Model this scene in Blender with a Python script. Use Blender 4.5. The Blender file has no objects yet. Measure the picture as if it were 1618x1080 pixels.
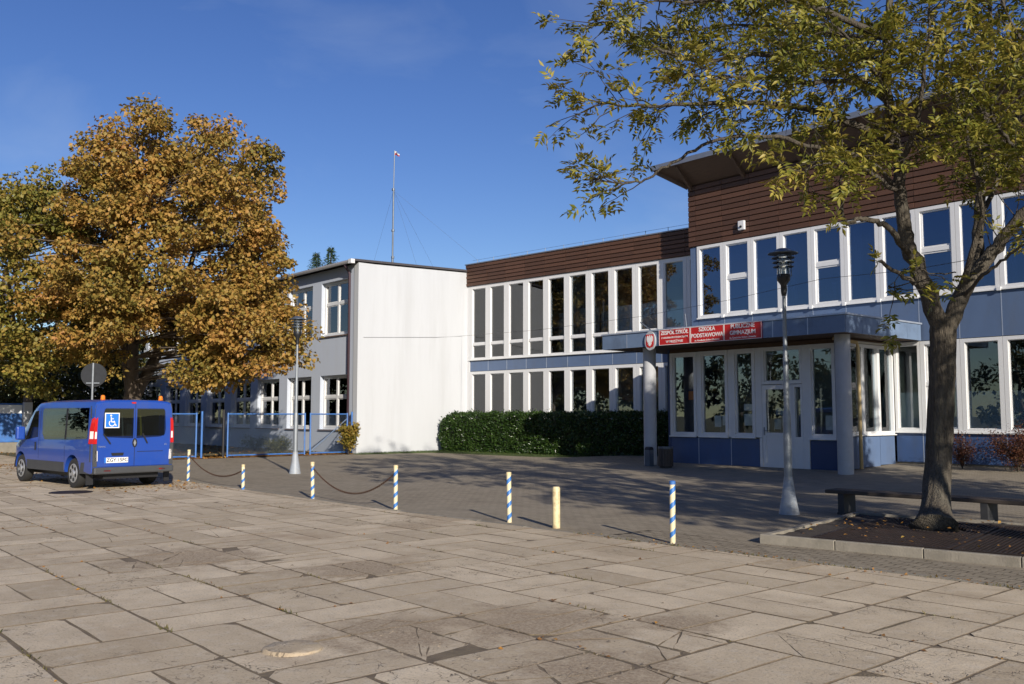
import bpy, bmesh, math, random
import numpy as np
from mathutils import Vector, Matrix
R = math.radians
random.seed(7); rng = np.random.default_rng(7)
scn = bpy.context.scene
COL = scn.collection

# ------------------------------------------------------------------ camera
YAW, PITCH, CAMH = R(49.32), R(4.6), 1.6
cam_d = bpy.data.cameras.new('camera'); cam = bpy.data.objects.new('camera', cam_d); COL.objects.link(cam)
cam.location = (0, 0, CAMH); cam.rotation_euler = (R(90) + PITCH, 0, YAW)
cam_d.sensor_width = 36; cam_d.lens = 36 * 1445 / 1618; cam_d.clip_start = 0.1; cam_d.clip_end = 3000
scn.camera = cam
# ------------------------------------------------------------------ sky and sun
SUN_EL, SUN_AZ = R(21.0), R(-20.8)          # azimuth from +X, towards -Y
to_sun = Vector((math.cos(SUN_EL) * math.cos(SUN_AZ), math.cos(SUN_EL) * math.sin(SUN_AZ), math.sin(SUN_EL)))
w = bpy.data.worlds.new('World'); scn.world = w; w.use_nodes = True
nt = w.node_tree; nt.nodes.clear()
sky = nt.nodes.new('ShaderNodeTexSky'); sky.sky_type = 'NISHITA'; sky.sun_disc = False
sky.sun_elevation = SUN_EL; sky.sun_rotation = math.atan2(to_sun.x, to_sun.y)
sky.air_density = 1.0; sky.dust_density = 0.15; sky.ozone_density = 3.5; sky.altitude = 0
geo = nt.nodes.new('ShaderNodeTexCoord'); mp = nt.nodes.new('ShaderNodeMapping'); mp.inputs['Scale'].default_value = (1.2, 3.4, 6.5)
mp.inputs['Rotation'].default_value = (0.25, 0.2, R(30))
nz = nt.nodes.new('ShaderNodeTexNoise'); nz.inputs['Scale'].default_value = 1.1; nz.inputs['Detail'].default_value = 7; nz.inputs['Roughness'].default_value = .55
nz.inputs['Distortion'].default_value = .6
rmp = nt.nodes.new('ShaderNodeValToRGB'); rmp.color_ramp.elements[0].position = .50; rmp.color_ramp.elements[1].position = .82
rmp.color_ramp.elements[1].color = (.20, .20, .20, 1)
mixc = nt.nodes.new('ShaderNodeMixRGB'); mixc.inputs[2].default_value = (5.2, 6.0, 7.2, 1)
hsv = nt.nodes.new('ShaderNodeHueSaturation'); hsv.inputs['Saturation'].default_value = 1.18; hsv.inputs['Hue'].default_value = .519; hsv.inputs['Value'].default_value = .97
bg = nt.nodes.new('ShaderNodeBackground'); bg.inputs['Strength'].default_value = 0.090
out = nt.nodes.new('ShaderNodeOutputWorld')
L = nt.links.new
L(geo.outputs['Generated'], mp.inputs['Vector']); L(mp.outputs[0], nz.inputs['Vector']); L(nz.outputs['Fac'], rmp.inputs[0])
L(rmp.outputs[0], mixc.inputs[0]); L(sky.outputs[0], hsv.inputs['Color']); L(hsv.outputs[0], mixc.inputs[1]); L(mixc.outputs[0], bg.inputs['Color']); L(bg.outputs[0], out.inputs['Surface'])
sun_d = bpy.data.lights.new('sun', 'SUN'); sun_d.energy = 5.0; sun_d.angle = R(0.55); sun_d.color = (1, .92, .80)
sun = bpy.data.objects.new('sun', sun_d); COL.objects.link(sun); sun.rotation_euler = to_sun.to_track_quat('Z', 'Y').to_euler(); sun.location = (20, -20, 30)
vs = scn.view_settings; vs.view_transform = 'Standard'; vs.look = 'None'; vs.gamma = 1; vs.exposure = 0.28; vs.use_curve_mapping = False
scn.cycles.use_denoising = True; scn.cycles.max_bounces = 8; scn.cycles.transparent_max_bounces = 24

# ------------------------------------------------------------------ pixel helpers (positions read from the 1618x1080 photograph)
_fw = Vector((-math.sin(YAW) * math.cos(PITCH), math.cos(YAW) * math.cos(PITCH), math.sin(PITCH)))
_rt = Vector((math.cos(YAW), math.sin(YAW), 0)); _up = _rt.cross(_fw); _C = Vector((0, 0, CAMH))
def ray(x, y): return _fw + _rt * ((x - 809) / 1445) - _up * ((y - 540) / 1445)
def atd(x, y, d): return _C + ray(x, y) * d                       # point at camera depth d
def gnd(x, y, z=0.0):
    r_ = ray(x, y); return _C + r_ * ((z - CAMH) / r_.z)
def pix(p):
    v = Vector(p) - _C; d = v.dot(_fw)
    if d < .05: return None
    return 809 + 1445 * v.dot(_rt) / d, 540 - 1445 * v.dot(_up) / d, d

# ------------------------------------------------------------------ materials
def newmat(name):
    m = bpy.data.materials.new(name); m.use_nodes = True
    return m, m.node_tree, m.node_tree.nodes['Principled BSDF']
def mat(name, col, rough=.6, metal=0, var=.12, scale=4, bump=0, bscale=40, spec=.5, stretch=None, coat=0, dirt=None, dscale=1.2, obj_var=0, island_var=0):
    m, t, b = newmat(name)
    b.inputs['Roughness'].default_value = rough; b.inputs['Metallic'].default_value = metal; b.inputs['Specular IOR Level'].default_value = spec
    b.inputs['Coat Weight'].default_value = coat
    tc = t.nodes.new('ShaderNodeTexCoord'); vec = tc.outputs['Object']
    if stretch:
        mpn = t.nodes.new('ShaderNodeMapping'); mpn.inputs['Scale'].default_value = stretch; t.links.new(vec, mpn.inputs[0]); vec = mpn.outputs[0]
    n = t.nodes.new('ShaderNodeTexNoise'); n.inputs['Scale'].default_value = scale; n.inputs['Detail'].default_value = 8; n.inputs['Roughness'].default_value = .65
    t.links.new(vec, n.inputs['Vector'])
    mr = t.nodes.new('ShaderNodeMapRange'); mr.inputs[1].default_value = .25; mr.inputs[2].default_value = .75; mr.inputs[3].default_value = 1 - var; mr.inputs[4].default_value = 1 + var
    t.links.new(n.outputs['Fac'], mr.inputs[0]); val = mr.outputs[0]
    for amt, kind in ((obj_var, 'o'), (island_var, 'i')):
        if amt:
            s = t.nodes.new('ShaderNodeObjectInfo').outputs['Random'] if kind == 'o' else t.nodes.new('ShaderNodeNewGeometry').outputs['Random Per Island']
            r2 = t.nodes.new('ShaderNodeMapRange'); r2.inputs[3].default_value = 1 - amt; r2.inputs[4].default_value = 1 + amt; t.links.new(s, r2.inputs[0])
            mm = t.nodes.new('ShaderNodeMath'); mm.operation = 'MULTIPLY'; t.links.new(val, mm.inputs[0]); t.links.new(r2.outputs[0], mm.inputs[1]); val = mm.outputs[0]
    hs = t.nodes.new('ShaderNodeHueSaturation'); hs.inputs['Color'].default_value = (*col, 1); t.links.new(val, hs.inputs['Value'])
    c = hs.outputs[0]
    if dirt:
        n2 = t.nodes.new('ShaderNodeTexNoise'); n2.inputs['Scale'].default_value = dscale; n2.inputs['Detail'].default_value = 9; n2.inputs['Roughness'].default_value = .7
        t.links.new(vec, n2.inputs['Vector'])
        r3 = t.nodes.new('ShaderNodeMapRange'); r3.inputs[1].default_value = .48; r3.inputs[2].default_value = .74; r3.inputs[4].default_value = dirt[3]
        t.links.new(n2.outputs['Fac'], r3.inputs[0])
        mx = t.nodes.new('ShaderNodeMixRGB'); mx.inputs[2].default_value = (*dirt[:3], 1); t.links.new(r3.outputs[0], mx.inputs[0]); t.links.new(c, mx.inputs[1]); c = mx.outputs[0]
    t.links.new(c, b.inputs['Base Color'])
    if bump:
        n3 = t.nodes.new('ShaderNodeTexNoise'); n3.inputs['Scale'].default_value = bscale; n3.inputs['Detail'].default_value = 6; t.links.new(vec, n3.inputs['Vector'])
        bp = t.nodes.new('ShaderNodeBump'); bp.inputs['Strength'].default_value = bump; bp.inputs['Distance'].default_value = .02 if bump < .9 else .06
        t.links.new(n3.outputs['Fac'], bp.inputs['Height']); t.links.new(bp.outputs[0], b.inputs['Normal'])
    return m
def leafmat(name, stops, trans=.35, nscale=.35, rough=.55, nmix=.5):
    """leaf colour differs leaf by leaf (island) and bough by bough (slow noise)"""
    m, t, b = newmat(name)
    g = t.nodes.new('ShaderNodeNewGeometry'); tc = t.nodes.new('ShaderNodeTexCoord')
    n = t.nodes.new('ShaderNodeTexNoise'); n.inputs['Scale'].default_value = nscale; n.inputs['Detail'].default_value = 3; t.links.new(tc.outputs['Object'], n.inputs['Vector'])
    st = t.nodes.new('ShaderNodeMapRange'); st.inputs[1].default_value = .3; st.inputs[2].default_value = .7; t.links.new(n.outputs['Fac'], st.inputs[0])
    mx = t.nodes.new('ShaderNodeMix'); mx.data_type = 'FLOAT'; mx.inputs[0].default_value = nmix
    t.links.new(g.outputs['Random Per Island'], mx.inputs[2]); t.links.new(st.outputs[0], mx.inputs[3])
    cr = t.nodes.new('ShaderNodeValToRGB'); els = cr.color_ramp.elements
    for i, (p, c) in enumerate(stops):
        e = els[i] if i < 2 else els.new(p); e.position = p; e.color = (*c, 1)
    t.links.new(mx.outputs[0], cr.inputs[0]); t.links.new(cr.outputs[0], b.inputs['Base Color'])
    b.inputs['Roughness'].default_value = rough; b.inputs['Specular IOR Level'].default_value = .35
    tr = t.nodes.new('ShaderNodeBsdfTranslucent'); t.links.new(cr.outputs[0], tr.inputs['Color'])
    ms = t.nodes.new('ShaderNodeMixShader'); ms.inputs[0].default_value = trans
    t.links.new(b.outputs[0], ms.inputs[1]); t.links.new(tr.outputs[0], ms.inputs[2])
    t.links.new(ms.outputs[0], t.nodes['Material Output'].inputs['Surface'])
    return m
def glassmat(name, tint=(.78, .83, .85), base=.045, gain=1.3, rough=.0, refl=(.95, .97, 1)):
    m, t, b = newmat(name); t.nodes.remove(b)
    tr = t.nodes.new('ShaderNodeBsdfTransparent'); tr.inputs[0].default_value = (*tint, 1)
    gl = t.nodes.new('ShaderNodeBsdfGlossy'); gl.inputs['Roughness'].default_value = rough; gl.inputs['Color'].default_value = (*refl, 1)
    tc = t.nodes.new('ShaderNodeTexCoord'); n = t.nodes.new('ShaderNodeTexNoise'); n.inputs['Scale'].default_value = .9; n.inputs['Detail'].default_value = 1
    bp = t.nodes.new('ShaderNodeBump'); bp.inputs['Strength'].default_value = .035; bp.inputs['Distance'].default_value = .06
    t.links.new(tc.outputs['Object'], n.inputs['Vector']); t.links.new(n.outputs['Fac'], bp.inputs['Height']); t.links.new(bp.outputs[0], gl.inputs['Normal'])
    fr = t.nodes.new('ShaderNodeFresnel'); fr.inputs[0].default_value = 1.5
    ma = t.nodes.new('ShaderNodeMath'); ma.operation = 'MULTIPLY_ADD'; ma.inputs[1].default_value = gain; ma.inputs[2].default_value = base; ma.use_clamp = True
    t.links.new(fr.outputs[0], ma.inputs[0])
    ms = t.nodes.new('ShaderNodeMixShader'); t.links.new(ma.outputs[0], ms.inputs[0]); t.links.new(tr.outputs[0], ms.inputs[1]); t.links.new(gl.outputs[0], ms.inputs[2])
    t.links.new(ms.outputs[0], t.nodes['Material Output'].inputs['Surface'])
    return m
M = {}
M['render_white'] = mat('white_render', (.49, .505, .525), .85, var=.05, scale=1.4, bump=.10, bscale=60, dirt=(.43, .44, .45, .8), dscale=1.6, stretch=(1, 1, .10))
M['render_facade'] = mat('skylit_white_render', (.47, .515, .60), .85, var=.05, scale=1.2, bump=.12, bscale=50, dirt=(.40, .42, .46, .6), dscale=1.2, stretch=(1, 1, .15))  # same white render, with bluish skylight put into its colour
M['white_pvc'] = mat('white_window_frame', (.66, .66, .66), .35, var=.03, scale=6)
M['sill_metal'] = mat('sill_metal', (.74, .74, .73), .4, var=.05)
M['sill_dark'] = mat('brown_sill', (.20, .13, .10), .5, var=.1)
M['wood'] = mat('brown_stained_planks', (.090, .041, .024), .6, var=.30, scale=5, bump=.15, bscale=18, stretch=(1, 6, 14), obj_var=.20, dirt=(.05, .03, .02, .5), dscale=2)
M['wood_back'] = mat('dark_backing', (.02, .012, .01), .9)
M['blue_panel'] = mat('blue_panel', (.045, .086, .20), .38, var=.10, scale=2, obj_var=.10, dirt=(.06, .075, .11, .55), dscale=1.4, stretch=(1, 1, .4))
M['blue_band'] = mat('greyblue_panel', (.095, .142, .245), .38, var=.08, scale=2, obj_var=.09, dirt=(.10, .12, .16, .5), dscale=1.4, stretch=(1, 1, .4))
M['blue_fascia'] = mat('pale_blue_fascia', (.145, .205, .31), .38, var=.05, scale=2, obj_var=.05, dirt=(.07, .09, .13, .7), dscale=1.5)
M['navy'] = mat('navy_panel', (.020, .045, .13), .4, var=.06)
M['joint'] = mat('aluminium_joint', (.45, .50, .58), .4, metal=.5)
M['roof_dark'] = mat('roof_felt', (.055, .05, .055), .8, var=.2, bump=.2)
M['soffit'] = mat('timber_soffit', (.085, .05, .03), .7, var=.25, scale=3, stretch=(1, 8, 1))
M['flashing'] = mat('zinc_flashing', (.32, .32, .34), .4, metal=.7, var=.1)
M['pipe_dark'] = mat('brown_downpipe', (.06, .035, .045), .45)
M['pipe_yellow'] = mat('cream_downpipe', (.55, .42, .22), .5, var=.15)
M['concrete_col'] = mat('painted_concrete_column', (.40, .41, .43), .75, var=.07, bump=.08, dirt=(.3, .3, .3, .4))
M['interior'] = mat('interior_plaster', (.58, .57, .53), .9, var=.04)
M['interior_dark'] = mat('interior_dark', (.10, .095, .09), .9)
M['film'] = mat('frosted_film', (.62, .68, .70), .8, var=.03)
M['blind'] = mat('pale_blind', (.62, .64, .66), .8, var=.05, scale=2, stretch=(30, 1, 1))
M['paper'] = mat('paper_notice', (.75, .74, .68), .8)
M['paper_o'] = mat('orange_paper', (.60, .22, .05), .8)
M['glass'] = glassmat('window_glass')
M['glass_dark'] = glassmat('sky_tinted_coated_glass', tint=(.40, .48, .58), base=.13, gain=1.5, refl=(.58, .70, .95))  # deep blue of the reflected sky put into the reflection colour
M['lamp_glass'] = glassmat('lamp_glass', tint=(.80, .82, .80), base=.06, gain=1.0)
M['galv'] = mat('galvanised_steel', (.24, .26, .28), .5, metal=.4, var=.15, scale=9, bump=.03)
M['galv_dark'] = mat('dark_painted_steel', (.10, .12, .15), .45, metal=.3, var=.2)
M['black'] = mat('black_plastic', (.014, .014, .016), .5)
M['fence_blue'] = mat('blue_fence_paint', (.045, .15, .42), .45, var=.25, scale=5, dirt=(.10, .07, .05, .5), dscale=4)
M['wire'] = mat('fence_wire', (.12, .17, .26), .5, metal=.5)
M['rust'] = mat('rusty_chain', (.10, .055, .035), .75, metal=.3, var=.35, scale=30)
M['bench_leg'] = mat('dark_bench_steel', (.03, .03, .032), .6)
M['bench_wood'] = mat('weathered_bench', (.055, .042, .034), .75, var=.3, scale=4, stretch=(1, 8, 8), bump=.2, bscale=20)
M['bark'] = mat('ash_bark', (.085, .070, .052), .95, var=.55, scale=7, stretch=(3, 3, .7), bump=1.0, bscale=16, dirt=(.15, .14, .11, .7), dscale=1.2)
M['twig'] = mat('twig_bark', (.050, .040, .030), .9, var=.2)
M['bark2'] = mat('maple_bark', (.13, .10, .075), .95, var=.4, scale=3, stretch=(2, 2, .4), bump=.8, bscale=9)
M['iron'] = mat('cast_iron_grate', (.030, .021, .018), .6, metal=.4, var=.3, scale=8, dirt=(.07, .04, .03, .5), dscale=5)
M['kerb'] = mat('kerb_concrete', (.235, .21, .17), .9, var=.22, scale=5, bump=.3, bscale=50, obj_var=.10, dirt=(.12, .11, .08, .5), dscale=2)
M['soil'] = mat('joint_soil', (.155, .118, .078), .95, var=.45, scale=6, bump=.6, bscale=40, dirt=(.12, .105, .05, .6), dscale=1.5)
M['joint_dark'] = mat('paver_joint', (.055, .045, .032), .95, var=.3, scale=8)
M['bed_soil'] = mat('dark_bed_soil', (.040, .030, .024), .95, var=.4, scale=6, bump=.6, bscale=50)
# ------------------------------------------------------------------ mesh helpers
class MB:
    def __init__(s): s.v = []; s.f = []
    def add(s, vs, fs):
        o = len(s.v); s.v += [tuple(p) for p in vs]; s.f += [tuple(i + o for i in f) for f in fs]; return s
    def box(s, x0, x1, y0, y1, z0, z1, m=None):
        vs = [(x, y, z) for z in (z0, z1) for y in (y0, y1) for x in (x0, x1)]
        if m is not None: vs = [m @ Vector(p) for p in vs]
        return s.add(vs, [(0, 2, 3, 1), (4, 5, 7, 6), (0, 1, 5, 4), (2, 6, 7, 3), (0, 4, 6, 2), (1, 3, 7, 5)])
    def bar(s, a, b, w, h=None, up=(0, 0, 1)):
        a, b = Vector(a), Vector(b); d = (b - a).normalized(); u = Vector(up)
        if abs(d.dot(u)) > .98: u = Vector((1, 0, 0))
        sx = d.cross(u).normalized(); sy = sx.cross(d); h = h or w
        vs = [p + sx * (i * w / 2) + sy * (j * h / 2) for p in (a, b) for i, j in ((-1, -1), (1, -1), (1, 1), (-1, 1))]
        return s.add(vs, [(3, 2, 1, 0), (4, 5, 6, 7)] + [(k, (k + 1) % 4, 4 + (k + 1) % 4, 4 + k) for k in range(4)])
    def tube(s, pts, rad, n=8, cap=True):
        pts = [Vector(p) for p in pts]; rad = [rad] * len(pts) if not hasattr(rad, '__len__') else rad
        vs = []; ref = None
        for i, p in enumerate(pts):
            d = (pts[min(i + 1, len(pts) - 1)] - pts[max(i - 1, 0)])
            d = d.normalized() if d.length > 1e-9 else Vector((0, 0, 1))
            if ref is None:
                ref = Vector((1, 0, 0)) if abs(d.x) < .8 else Vector((0, 1, 0))
            ref = (ref - d * ref.dot(d)).normalized(); q = d.cross(ref)
            vs += [p + (ref * math.cos(2 * math.pi * k / n) + q * math.sin(2 * math.pi * k / n)) * rad[i] for k in range(n)]
        fs = [(i * n + k, i * n + (k + 1) % n, (i + 1) * n + (k + 1) % n, (i + 1) * n + k) for i in range(len(pts) - 1) for k in range(n)]
        if cap: fs += [tuple(range(n - 1, -1, -1)), tuple(range((len(pts) - 1) * n, len(pts) * n))]
        return s.add(vs, fs)
    def lathe(s, prof, n=20, c=(0, 0)):
        vs = [(c[0] + r * math.cos(2 * math.pi * k / n), c[1] + r * math.sin(2 * math.pi * k / n), z) for r, z in prof for k in range(n)]
        fs = [(i * n + k, i * n + (k + 1) % n, (i + 1) * n + (k + 1) % n, (i + 1) * n + k) for i in range(len(prof) - 1) for k in range(n)]
        fs += [tuple(range(n - 1, -1, -1)), tuple(range((len(prof) - 1) * n, len(prof) * n))]
        return s.add(vs, fs)
    def prism(s, poly, fn, t0, t1):
        """poly: 2D outline; fn(a, b, t) -> 3D"""
        n = len(poly); vs = [fn(a, b, t0) for a, b in poly] + [fn(a, b, t1) for a, b in poly]
        return s.add(vs, [tuple(range(n - 1, -1, -1)), tuple(range(n, 2 * n))] + [(k, (k + 1) % n, n + (k + 1) % n, n + k) for k in range(n)])
    def mesh(s, name, m, smooth=False, fix=True, m2=None):
        me = bpy.data.meshes.new(name); me.from_pydata(s.v, [], s.f)
        if fix:
            b = bmesh.new(); b.from_mesh(me); bmesh.ops.recalc_face_normals(b, faces=b.faces); b.to_mesh(me); b.free()
        me.materials.append(M[m] if isinstance(m, str) else m)
        if m2: me.materials.append(M[m2]); me.polygons.foreach_set('material_index', [0 if len(f) > 4 or max(v[2] for v in (s.v[i] for i in f)) - min(v[2] for v in (s.v[i] for i in f)) < .0012 else 1 for f in s.f])
        if smooth:
            me.polygons.foreach_set('use_smooth', [True] * len(me.polygons))
            if smooth is not True: me.set_sharp_from_angle(angle=R(smooth))
        return me
    def build(s, name, m, parent=None, smooth=False):
        return link(name, s.mesh(name, m, smooth), parent)
def link(name, me, parent=None, loc=None):
    o = bpy.data.objects.new(name, me); COL.objects.link(o)
    if parent is not None: o.parent = parent
    if loc is not None: o.location = loc
    return o
def tag(o, label, cat, group=None, kind=None):
    if label: o['label'] = label
    if cat: o['category'] = cat
    if group: o['group'] = group
    if kind: o['kind'] = kind
    return o
def thing(name, label, cat, loc=(0, 0, 0), rz=0, group=None):
    o = bpy.data.objects.new(name, None); COL.objects.link(o); o.location = loc; o.rotation_euler = (0, 0, rz); o.empty_display_size = .2
    return tag(o, label, cat, group)
def struct(o): o['kind'] = 'structure'; return o
def npmesh(name, V, F, m, smooth=False):
    """V (n,3) float, F (m,k) int, all faces with k corners"""
    me = bpy.data.meshes.new(name); V = np.asarray(V, np.float32); F = np.asarray(F, np.int32); k = F.shape[1]
    me.vertices.add(len(V)); me.vertices.foreach_set('co', V.ravel())
    me.loops.add(F.size); me.loops.foreach_set('vertex_index', F.ravel())
    me.polygons.add(len(F)); me.polygons.foreach_set('loop_start', np.arange(0, F.size, k, dtype=np.int32))
    me.update(calc_edges=True); me.validate()
    me.materials.append(M[m] if isinstance(m, str) else m)
    if smooth: me.polygons.foreach_set('use_smooth', [True] * len(me.polygons))
    return me
def unit(a): return a / np.maximum(np.linalg.norm(a, axis=-1, keepdims=True), 1e-9)
def leaves_mesh(name, P, D, N, size, aspect, m, fold=.25):
    """one folded leaf of 4 corners (2 triangles) at each P, pointing along D, facing N"""
    D = unit(D); S = unit(np.cross(D, N)); U = np.cross(S, D); size = size[:, None]
    base = P; tip = P + D * size; mid = P + D * size * .45
    l = mid + S * size * aspect * .5 + U * size * fold * aspect; r_ = mid - S * size * aspect * .5 + U * size * fold * aspect
    n = len(P); V = np.stack([base, r_, tip, l], 1).reshape(-1, 3); i = np.arange(n)[:, None] * 4
    F = np.concatenate([i + np.array([[0, 1, 2]]), i + np.array([[0, 2, 3]])], 0)
    return npmesh(name, V, F, m)
def text_mesh(name, body, size, m, parent, mtx, align='CENTER', extr=.002, bold=0.0, sx=1.0):
    c = bpy.data.curves.new(name, 'FONT'); c.body = body; c.size = size; c.align_x = align; c.align_y = 'CENTER'; c.extrude = extr; c.offset = bold; c.resolution_u = 3
    o = bpy.data.objects.new('tmp_text', c); COL.objects.link(o)
    bpy.context.view_layer.update()
    me = bpy.data.meshes.new_from_object(o.evaluated_get(bpy.context.evaluated_depsgraph_get()))
    bpy.data.objects.remove(o); bpy.data.curves.remove(c)
    me.transform(Matrix.Diagonal((sx, 1, 1, 1))); me.transform(mtx); me.materials.clear(); me.materials.append(M[m]); me.name = name
    return link(name, me, parent)

# ================================================================== ground
def sstep(a, b, x): t = min(max((x - a) / (b - a), 0), 1); return t * t * (3 - 2 * t)
def gz(x, y): return .04 * max(y - 21.2, 0) * sstep(-26.5, -22, x)
def yk(x): return 8.72 + max(x + 13.2, 0) * .0545                   # edge between slab yard and block paving

M['ground'] = mat('rough_grass_and_soil', (.085, .085, .035), .95, var=.5, scale=1.5, bump=.6, bscale=20, dirt=(.17, .095, .04, .8), dscale=.8)
mb = MB(); S = 900
mb.add([(-S, -S, -.05), (S, -S, -.05), (S, S, -.05), (-S, S, -.05)], [(0, 1, 2, 3)])
struct(mb.build('ground', 'ground'))

# ---- concrete slab yard
bro = [gnd(850, 985), gnd(620, 1000), gnd(950, 1060), gnd(560, 900), gnd(1080, 985), gnd(300, 880)]
brr = [.95, .8, .8, .8, .5, 1.2]
def slabmat(name, per_object):
    m, t, b = newmat(name); b.inputs['Roughness'].default_value = .92; b.inputs['Specular IOR Level'].default_value = .25
    tc = t.nodes.new('ShaderNodeTexCoord'); g = t.nodes.new('ShaderNodeNewGeometry')
    pos = g.outputs['Position']
    rnd = t.nodes.new('ShaderNodeObjectInfo').outputs['Random'] if per_object else g.outputs['Random Per Island']
    def noise(scale, det=8, ro=.65, src=pos):
        n = t.nodes.new('ShaderNodeTexNoise'); n.inputs['Scale'].default_value = scale; n.inputs['Detail'].default_value = det; n.inputs['Roughness'].default_value = ro
        t.links.new(src, n.inputs['Vector']); return n.outputs['Fac']
    def rng_(src, a, b_, c, d):
        r_ = t.nodes.new('ShaderNodeMapRange'); r_.inputs[1].default_value = a; r_.inputs[2].default_value = b_; r_.inputs[3].default_value = c; r_.inputs[4].default_value = d
        t.links.new(src, r_.inputs[0]); return r_.outputs[0]
    def mix(f, a, b_):
        x = t.nodes.new('ShaderNodeMixRGB'); t.links.new(f, x.inputs[0])
        for i, c in ((1, a), (2, b_)):
            if isinstance(c, tuple): x.inputs[i].default_value = (*c, 1)
            else: t.links.new(c, x.inputs[i])
        return x.outputs[0]
    base = mix(rnd, (.440, .358, .250), (.640, .535, .390))
    base = mix(rng_(noise(2.2), .40, .70, 0, .65), base, (.370, .300, .212))        # weathering patches
    base = mix(rng_(noise(9, 6), .5, .72, 0, .55), base, (.56, .50, .41))       # worn pale spots
    base = mix(rng_(noise(55, 3), .55, .68, 0, .65), base, (.20, .165, .125))     # exposed dark aggregate
    base = mix(rng_(noise(.75, 6), .54, .70, 0, .60), base, (.310, .228, .150))  # silt stains
    # crushed, gravelly patches where the slabs have broken up
    nzf = noise(3.5, 8, .7); crush = None
    for c_, r0_ in zip(bro, brr):
        dv = t.nodes.new('ShaderNodeVectorMath'); dv.operation = 'DISTANCE'; t.links.new(pos, dv.inputs[0]); dv.inputs[1].default_value = (c_.x, c_.y, 0)
        md = t.nodes.new('ShaderNodeMath'); md.operation = 'MULTIPLY_ADD'; md.inputs[1].default_value = -1.0 / (r0_ * 1.0); t.links.new(dv.outputs['Value'], md.inputs[0])
        m3 = t.nodes.new('ShaderNodeMath'); m3.operation = 'MULTIPLY'; m3.inputs[1].default_value = 2.3; t.links.new(nzf, m3.inputs[0]); t.links.new(m3.outputs[0], md.inputs[2])
        k_ = rng_(md.outputs[0], .28, .75, 0, .85)
        if crush is None: crush = k_
        else:
            mxm = t.nodes.new('ShaderNodeMath'); mxm.operation = 'MAXIMUM'; t.links.new(crush, mxm.inputs[0]); t.links.new(k_, mxm.inputs[1]); crush = mxm.outputs[0]
    grit = mix(rng_(noise(38, 5, .8), .40, .62, 0, 1), (.22, .160, .105), (.44, .36, .26))
    base = mix(crush, base, grit)
    # fine cracks, only in worn areas
    vo = t.nodes.new('ShaderNodeTexVoronoi'); vo.feature = 'DISTANCE_TO_EDGE'; vo.inputs['Scale'].default_value = 3.2
    wob = t.nodes.new('ShaderNodeVectorMath'); wob.operation = 'MULTIPLY_ADD'; wob.inputs[1].default_value = (.5, .5, .5)
    nn = t.nodes.new('ShaderNodeTexNoise'); nn.inputs['Scale'].default_value = 5; nn.inputs['Detail'].default_value = 4; t.links.new(pos, nn.inputs['Vector'])
    t.links.new(nn.outputs['Color'], wob.inputs[0]); t.links.new(pos, wob.inputs[2]); t.links.new(wob.outputs[0], vo.inputs['Vector'])
    crack = rng_(vo.outputs['Distance'], .0, .022, 1, 0)
    area = rng_(noise(.55, 4), .50, .60, 0, 1)
    mu = t.nodes.new('ShaderNodeMath'); mu.operation = 'MULTIPLY'; t.links.new(crack, mu.inputs[0]); t.links.new(area, mu.inputs[1])
    base = mix(mu.outputs[0], base, (.10, .08, .06))
    t.links.new(base, b.inputs['Base Color'])
    b1 = t.nodes.new('ShaderNodeBump'); b1.inputs['Strength'].default_value = .55; b1.inputs['Distance'].default_value = .012
    h = t.nodes.new('ShaderNodeMath'); h.operation = 'SUBTRACT'; t.links.new(noise(28, 9, .75), h.inputs[0]); t.links.new(mu.outputs[0], h.inputs[1])
    t.links.new(h.outputs[0], b1.inputs['Height']); t.links.new(b1.outputs[0], b.inputs['Normal'])
    return m
M['slab'] = slabmat('concrete_slab', True); M['slab_far'] = slabmat('concrete_slab_far', False)
mb = MB(); nx = 50
xs = [-75 + 105 * i / nx for i in range(nx + 1)]
mb.add([p for x in xs for p in ((x, -8, -.0022), (x, yk(x) + .05, -.0022))], [(2 * i, 2 * i + 2, 2 * i + 3, 2 * i + 1) for i in range(nx)])
yard = struct(mb.build('slab_yard', 'soil'))
def clip(poly, n, c):                                            # keep points with p.n <= c
    out_ = []
    for i, p in enumerate(poly):
        q = poly[(i + 1) % len(poly)]; dp, dq = p[0] * n[0] + p[1] * n[1] - c, q[0] * n[0] + q[1] * n[1] - c
        if dp <= 0: out_.append(p)
        if dp * dq < 0:
            t = dp / (dp - dq); out_.append((p[0] + (q[0] - p[0]) * t, p[1] + (q[1] - p[1]) * t))
    return out_
def area2(poly): return abs(sum(poly[i][0] * poly[(i + 1) % len(poly)][1] - poly[(i + 1) % len(poly)][0] * poly[i][1] for i in range(len(poly)))) / 2
def inset(poly, d):
    cx = sum(p[0] for p in poly) / len(poly); cy = sum(p[1] for p in poly) / len(poly); out_ = []
    for x, y in poly:
        l = math.hypot(x - cx, y - cy) or 1; k = max(0, 1 - d / l * 1.3); out_.append((cx + (x - cx) * k, cy + (y - cy) * k))
    return out_
def wobble(poly, amt, step=.16):
    out_ = []
    for i, p in enumerate(poly):
        q = poly[(i + 1) % len(poly)]; l = math.hypot(q[0] - p[0], q[1] - p[1])
        out_.append((p[0] + random.uniform(-amt, amt), p[1] + random.uniform(-amt, amt)))
        n = int(l / step)
        for k in range(1, n): out_.append((p[0] + (q[0] - p[0]) * k / n + random.uniform(-amt, amt), p[1] + (q[1] - p[1]) * k / n + random.uniform(-amt, amt)))
    return out_
def broken(x, y): return any(math.hypot(x - p.x, y - p.y) < r_ * random.uniform(.55, 1.15) for p, r_ in zip(bro, brr))
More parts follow.
